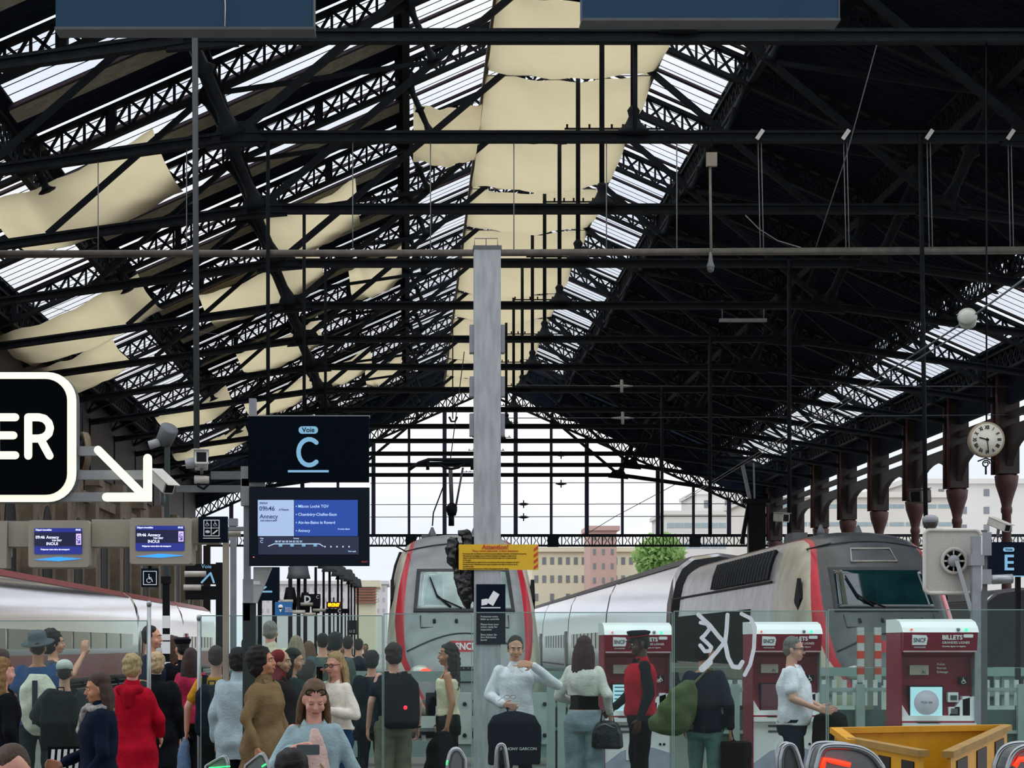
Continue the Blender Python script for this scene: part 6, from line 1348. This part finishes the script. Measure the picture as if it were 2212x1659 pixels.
# phone woman in front
p = person(678, 1464, 13.1, 6, 'woman in pale blue cardigan looking down at a phone, front centre left', ('jacket', '#94adb2', .84, .02), ('slim', '#394456'), ('long', '#6a5138'), {'R': ((.26, -.04, 1.16), (.15, -.27, 1.30), (-.8, -.5, .1)), 'L': ((.27, .0, 1.12), (.24, -.1, .92), (0, -.4, -1))}, 'pink', head=(3, 26), detail=2, female=True, wid=1.06)
V = p['V']; ib = MB(); ib.loft([ring(0, V(0, -.045, z).y, V(0, 0, z).z, rx, ry, 20) for z, rx, ry in ((.9, .1, .115), (1.1, .105, .113), (1.28, .095, .105), (1.37, .06, .09), (1.43, .03, .06))]); addpart(p, ib, 'pink_blouse', cloth('#d3b6ae'), .011, .004)
w_ = p['J']['wrR']; mb = MB(); mb.prism(rrect(w_.x+.02, w_.z-.03, w_.x+.155, w_.z+.03, .008), w_.y-.115, w_.y-.105); carried(p, mb, 'smartphone', mat('phone_teal', '#39484c', .25), 'phone held sideways by the woman in the pale blue cardigan', 'phone')
st = MB(); pts = [V(-.1, -.03, 1.46), V(-.03, -.13, 1.32), V(.06, -.16, 1.15), V(.16, -.16, .98), V(.2, -.12, .88)]
for a, b in zip(pts[:-1], pts[1:]): st.beam(a, b, .035, .01)
bg2 = MB(); bg2.loft([ring(V(.2, -.13, z).x, V(0, -.15, z).y, V(0, 0, z).z, rx, .05, 14, 3) for z, rx in ((.74, .08), (.78, .11), (.88, .09))]); bg2.v += [tuple(v) for v in st.v]; n0 = len(bg2.v)-len(st.v); bg2.f += [tuple(i+n0 for i in f) for f in st.f]; bg2.m += st.m; bg2.sm += st.sm
carried(p, bg2, 'crossbody_bag', cloth('#8b7a5a'), 'tan chain strap bag of the woman in the pale blue cardigan', 'bag', .011)
sg_ = MB()
for sx in (-1, 1): sg_.tube([p['Hd'](sx*.038+.03*math.cos(t), -.06, .165+.022*math.sin(t)) for t in [math.pi*2*i/12 for i in range(13)]], .004, 5)
addpart(p, sg_, 'sunglasses_on_hair', BLACK)
# blonde with glasses on the phone
p = person(726, 1407, 19.2, -38, 'blonde woman with black glasses and white jacket talking on a phone', ('jacket', '#e2ddcf', 1.0, .034), ('slim', '#25405c'), ('long', '#b39a6c'), {'R': ((.26, -.1, 1.22), (.13, -.13, 1.46), (-.2, .2, 1)), 'L': ((.26, -.02, 1.14), (.08, -.22, 1.2), (-1, -.2, .2))}, 'pink', head=(0, 8), detail=2, female=True)
glasses(p); w_ = p['J']['wrR']; mb = MB(); mb.cbox(w_+Vector((.035, -.01, .07)), (.012, .07, .14)); carried(p, mb, 'smartphone', BLACK, 'black phone at the ear of the blonde woman in white', 'phone')
# bottom heads
p = person(628, 1618, 10.6, 190, 'person with black hair whose crown shows at the bottom, below the phone woman', ('sweater', '#101215', .8, .03), ('slim', '#101215'), ('curlyshort', '#0d0c0d'), None, 'tan', detail=1, female=True)
p = person(24, 1604, 8.6, 25, 'man with brown receding hair in the bottom left corner, only forehead visible', ('jacket', '#20242a', .8, .03), ('slim', '#101215'), ('short', '#4a3626'), None, 'pink', head=(0, 18), detail=1)
# brown coat woman and pale blue coat behind
p = person(572, 1397, 17.3, 62, 'woman with dark curly hair and brown tweed coat, head turned right', ('coat', '#7a6648', .55, .045, .12), ('slim', '#17181c'), ('afro', '#15100f'), {'L': ((.27, .02, 1.14), (.24, -.1, .92), (0, -.3, -1)), 'R': ((.27, .02, 1.14), (.25, -.08, .9), (0, -.2, -1))}, 'tan', head=(10, -8), detail=2, female=True)
p = person(517, 1400, 19.0, 170, 'person in pale blue puffer coat behind the brown coat woman', ('coat', '#a7bcc2', .72, .055), ('slim', '#1b1d22'), ('curlyshort', '#141214'), None, 'tan', detail=1)
p = person(541, 1375, 22.4, 175, 'dark haired person behind the pale blue puffer coat', ('jacket', '#1c2226', .85, .03), ('slim', '#17181c'), ('curlyshort', '#16181a'), None, 'tan', detail=0)
# red scarf, dark haired
p = person(607, 1404, 20.0, 75, 'woman in dark red headscarf beside the brown coat woman', ('coat', '#2a2225', .6, .035, .1), ('slim', '#17181c'), ('none', '#17181c'), None, 'light', head=(0, 0), detail=1, female=True)
sc = MB(); p['He'](sc, (0, .03, .12), (.09, .1, .1)); p['He'](sc, (0, .055, .05), (.085, .08, .1)); sc.cap(p['Hd'](0, .03, .0), p['V'](0, .06, 1.4), .075, .11, 14); addpart(p, sc, 'headscarf', cloth('#7e2a30'), .012, .006)
p = person(633, 1399, 20.6, 95, 'dark haired woman in profile just right of the red headscarf', ('jacket', '#2d3a3d', .85, .03), ('slim', '#17181c'), ('long', '#121113'), None, 'light', head=(0, 5), detail=1, female=True)
# cream shirt man with strap, far
p = person(584, 1340, 25.5, 178, 'tall grey haired man in cream shirt with brown strap, seen from behind', ('shirt', '#d6cdb2', .9, .03), ('slim', '#3a3a3e'), ('short', '#8a8780'), None, 'pink', detail=1)
st = MB(); pts = [p['V'](.12, .02, 1.475), p['V'](.02, .15, 1.36), p['V'](-.14, .155, 1.15)]
for a, b in zip(pts[:-1], pts[1:]): st.beam(a, b, .035, .01)
addpart(p, st, 'brown_strap', cloth('#6b4a2a'))
# yellow shirt with backpack
p = person(468, 1393, 19.6, 172, 'person in mustard yellow shirt with dark backpack, seen from behind the glass', ('tee', '#c8922c', .9, .02), ('slim', '#171c22'), ('short', '#3b2f26'), {'R': ((.28, .02, 1.16), (.3, -.0, .93), (.1, -.1, -1)), 'L': ((.28, .02, 1.16), (.3, -.02, .93), (.1, -.1, -1))}, 'pink', detail=1)
backpack(p, '#1c2530', 'dark grey backpack on the yellow shirted person', .3, .5, 1.14, .15)
mb = MB(); w_ = p['J']['wrL']; mb.loft([ring(w_.x+.02, w_.y, w_.z-.12+z, rx, ry, 14) for z, rx, ry in ((-.45, .04, .03), (-.3, .07, .05), (0, .05, .04), (.08, .02, .02))]); carried(p, mb, 'denim_jacket', cloth('#6b86a8'), 'light blue denim jacket hanging beside the yellow shirted person', 'jacket', .014, .01)
# red coat blonde
p = person(287, 1413, 18.2, 170, 'woman with short blonde curls in long bright red coat, seen from behind', ('coat', '#b3122a', .5, .05, .1), ('slim', '#20202a'), ('curlyshort', '#b5a274'), {'R': ((.26, -.02, 1.14), (.22, -.14, 1.0), (0, -.6, -.6)), 'L': ((.27, .0, 1.14), (.25, -.08, .9), (0, -.2, -1))}, 'pink', detail=2, female=True)
hb_ = MB(); hb_.cap(p['V'](-.08, .1, 1.43), p['V'](.08, .1, 1.43), .05, .05, 12); hb_.cap(p['V'](0, .13, 1.4), p['V'](0, .15, 1.3), .07, .04, 12); addpart(p, hb_, 'hood', cloth('#a31026'), .014, .004)
p = person(338, 1409, 21., 178, 'short blonde person in black coat behind the glass end post', ('coat', '#15181c', .55, .04, .08), ('slim', '#101215'), ('curlyshort', '#c9ac86'), None, 'pink', detail=1)
p = person(328, 1350, 23.5, 80, 'young man in dark navy top left of the black banded post', ('tee', '#18233a', .9, .02), ('slim', '#1b1d22'), ('short', '#1b1512'), None, 'light', detail=1)
p = person(394, 1378, 24.5, -160, 'uniformed officer with dark cap and button coat beyond the banded post', ('coat', '#0f1218', .6, .03, .05), ('slim', '#0f1218'), ('cap', '#0f1010'), None, 'light', detail=1)
cp = MB(); cp.loft([[p['Hd'](rx*math.cos(t), .012+ry*math.sin(t), z) for t in [2*math.pi*i/16 for i in range(16)]] for z, rx, ry in ((.145, .083, .1), (.2, .1, .12), (.225, .06, .07))]); addpart(p, cp, 'peaked_cap', cloth('#14161d'))
p = person(374, 1372, 26.6, 160, 'woman with long wavy brown hair beside the uniformed officer', ('jacket', '#2b2628', .85, .03), ('slim', '#1b1d22'), ('curlylong', '#4d3326'), None, 'light', detail=0, female=True)
p = person(413, 1398, 24., 170, 'person in bright pink jacket left of the yellow shirted person', ('jacket', '#b23050', .85, .03), ('slim', '#1b1d22'), ('long', '#3a2a26'), None, 'light', detail=0, female=True)
# hat man with white bag
p = person(82, 1371, 19.0+2.2, 185, 'man in blue shirt and grey fedora with white bag on his back at far left', ('tee', '#33527c', .88, .026), ('slim', '#26303a'), ('short', '#3a2f28'), None, 'tan', detail=1, fat=.02)
fh = MB(); fh.lathe([(.16, 0), (.165, .006), (.1, .012), (.092, .06), (.085, .11), (.05, .125), (.01, .115)], (0, 0, 0), 22)
o_ = fh.build('fedora', cloth('#5d6469'), p['root']); o_.location = p['Hd'](0, .01, .135); o_.rotation_euler = (-.25, .12, 0)
bb_ = MB(); bb_.lathe([(.094, .012), (.095, .035)], (0, 0, 0), 20); bb_.build('hat_band', cloth('#2b3034'), o_)
V = p['V']; mb = MB(); mb.loft([ring(V(-.02, .24, z).x, V(0, .24, z).y, V(0, 0, z).z, rx, ry, 20) for z, rx, ry in ((.78, .05, .04), (.86, .13, .09), (1.05, .18, .13), (1.25, .17, .12), (1.38, .08, .06))]); o, c = carried(p, mb, 'sack_bag', cloth('#d5d2bf'), 'white cloth sack bag with dark strap on the back of the fedora man', 'bag', .014, .008)
MB().beam(V(0, .38, .9)-c, V(0, .36, 1.32)-c, .05, .02).build('strap', cloth('#27313f'), o)
# man raising arm with black backpack and grey cap
p = person(140, 1424, 20.0, 178, 'person in light cap with large black backpack next to the fedora man', ('jacket', '#2a3238', .85, .03), ('slim', '#23282e'), ('cap', '#2a221c'), {'L': ((.3, -.05, 1.2), (.26, -.2, 1.1), (0, -1, 0)), 'R': ((.25, .02, 1.14), (.25, -.05, .9), (0, -.2, -1))}, 'light', detail=1)
cp = MB(); p['He'](cp, (0, .02, .15), (.085, .1, .07)); addpart(p, cp, 'baseball_cap', cloth('#c7cac4'), .012)
backpack(p, '#141a1e', 'large black hiking backpack at left, behind the scarf woman', .36, .6, 1.16, .22, .1)
p = person(118, 1362, 23.5, 100, 'curly dark haired man holding a grey tablet up, behind the glass', ('tee', '#4a5258', .9, .02), ('slim', '#23282e'), ('afro', '#15130f'), {'R': ((.24, -.18, 1.3), (.1, -.3, 1.52), (0, -.1, 1)), 'L': ((.24, -.18, 1.3), (.12, -.3, 1.5), (0, -.1, 1))}, 'light', detail=1)
# scarf woman navy coat
p = person(214, 1452, 15.6, -75, 'woman with short brown hair, patterned scarf and navy coat, facing left', ('coat', '#0e1a2c', .55, .045, .08), ('slim', '#17181c'), ('bob', '#3c2a1e'), {'R': ((.25, -.05, 1.13), (.16, -.28, 1.02), (-.2, -1, .1)), 'L': ((.25, 0, 1.12), (.22, -.14, .92), (0, -.5, -1))}, 'tan', detail=2, female=True, head=(0, 6))
sc = MB(); sc.tube([p['V'](.09*math.cos(t), .005+.085*math.sin(t), 1.475+.015*math.sin(3*t)) for t in [2*math.pi*i/16 for i in range(17)]], .035, 10); sc.cap(p['V'](-.04, -.1, 1.46), p['V'](-.05, -.15, 1.3), .035, .03, 10); addpart(p, sc, 'scarf', mat('scarf_pattern', '#8f8a86', .9, 0, .8, 25), .012, .006)
t_ = MB()
mb = MB(); w_ = p['J']['wrR']; b0 = w_+Vector((-.28, .06, -.02)); mb.box(b0+Vector((-.01, -.13, -.14)), b0+Vector((.01, .1, .14))); o, c = carried(p, mb, 'striped_tote', cloth('#101317'), 'black tote with white diagonal stripes left of the scarf woman', 'bag')
for i in range(5): MB().add([(-.014, -.11+.045*i, -.12), (-.014, -.085+.045*i, -.12), (-.014, -.065+.045*i, .12), (-.014, -.09+.045*i, .12), (.014, -.11+.045*i, -.12), (.014, -.085+.045*i, -.12), (.014, -.065+.045*i, .12), (.014, -.09+.045*i, .12)], [(0, 1, 2, 3), (7, 6, 5, 4), (0, 4, 5, 1), (1, 5, 6, 2), (2, 6, 7, 3), (3, 7, 4, 0)]).build('white_stripe', TXTW, o)
mb = MB(); q = p['J']['wrR']; mb.tube([q, q+Vector((.0, -.06, -.12)), q+Vector((.02, .02, -.25)), q+Vector((.1, .1, -.3))], .004, 5); carried(p, mb, 'earphone_cable', TXTW, 'thin white cable hanging from the hand of the scarf woman', 'cable')
p = person(6, 1418, 16.5, 120, 'woman with curly fair hair in black at the left edge', ('jacket', '#101318', .8, .035), ('slim', '#101215'), ('curlylong', '#8a6a42'), None, 'pink', detail=1, female=True)
p = person(5, 1402, 22.5, 175, 'person with brown hair in a bun at the left edge, farther back', ('tee', '#25303a', .85, .035), ('slim', '#101215'), ('curlyshort', '#4a352a'), None, 'pink', detail=0, female=True)
# far crowd on the platform
crowd = [(640, 1372, 27, 178, 'blonde grey haired person with cap in the far crowd', '#3d3a3a', 'long', '#9a8a72'), (668, 1384, 29, 170, 'brown haired person among the far crowd left of the dark heads', '#2c4242', 'long', '#6a4c38'),
         (697, 1366, 28.4, 182, 'dark haired man in blue grey jacket in the far crowd', '#47555c', 'short', '#141312'), (725, 1366, 26, 176, 'curly dark haired man in grey green jacket in the far crowd', '#4e5a58', 'curlyshort', '#141a1c'),
         (752, 1372, 31, 175, 'person in navy coat under the U Z sign', '#1d2836', 'short', '#201c1a'), (775, 1378, 34, 170, 'person in blue jacket carrying something yellow, far crowd', '#26384a', 'short', '#2a211c'),
         (803, 1405, 24, 178, 'dark haired person directly left of the backpack man', '#20262e', 'curlyshort', '#171a1e'), (655, 1390, 36, 170, 'small distant person in maroon on the platform', '#4a2a2e', 'long', '#3a2018'),
         (712, 1386, 45, 180, 'tiny distant walker on the platform right of the lamp posts', '#30353c', 'short', '#2a211c'), (741, 1388, 52, 0, 'tiny distant person facing the camera on the platform', '#5a4a44', 'short', '#2a211c'), (790, 1390, 60, 0, 'tiny distant person near the middle train tail light', '#3d4248', 'short', '#2a211c')]
for (px, tp, D, fc, lab, col, hs, hcl) in crowd: person(px, tp, D, fc, lab, ('jacket', col, .85, .04), ('slim', '#22262c'), (hs, hcl), None, 'light', detail=0)
# pieces on the floor near the left people

# crumpled plastic sheeting tied to the pillar's left side
mb = MB(); yq = 29.13
for pts, w_ in (([(980, 1160), (977, 1185), (980, 1212), (988, 1226)], [.06, .095, .09, .05]), ([(990, 1152), (1008, 1150), (1016, 1160)], [.04, .05, .04]), ([(984, 1222), (990, 1244), (1002, 1262)], [.03, .07, .1]),
                ([(992, 1246), (1006, 1280), (1012, 1316)], [.08, .11, .03]), ([(1012, 1160), (1013, 1300)], [.09, .09])):
    mb.tube([P(a, q_, yq) for a, q_ in pts], w_, 10)
me = remesh(mb, .011, 2, None, .011, 30, 22); me.materials.append(mat('crumpled_black_plastic', '#101113', .22, 0, .2, 10, 1., 14)); o = obj('plastic_wrapping', me); rebase(o, P(1000, 1235, yq))
tag(o, 'crumpled black plastic sheeting tied to the left side of the grey pillar', 'plastic sheet')
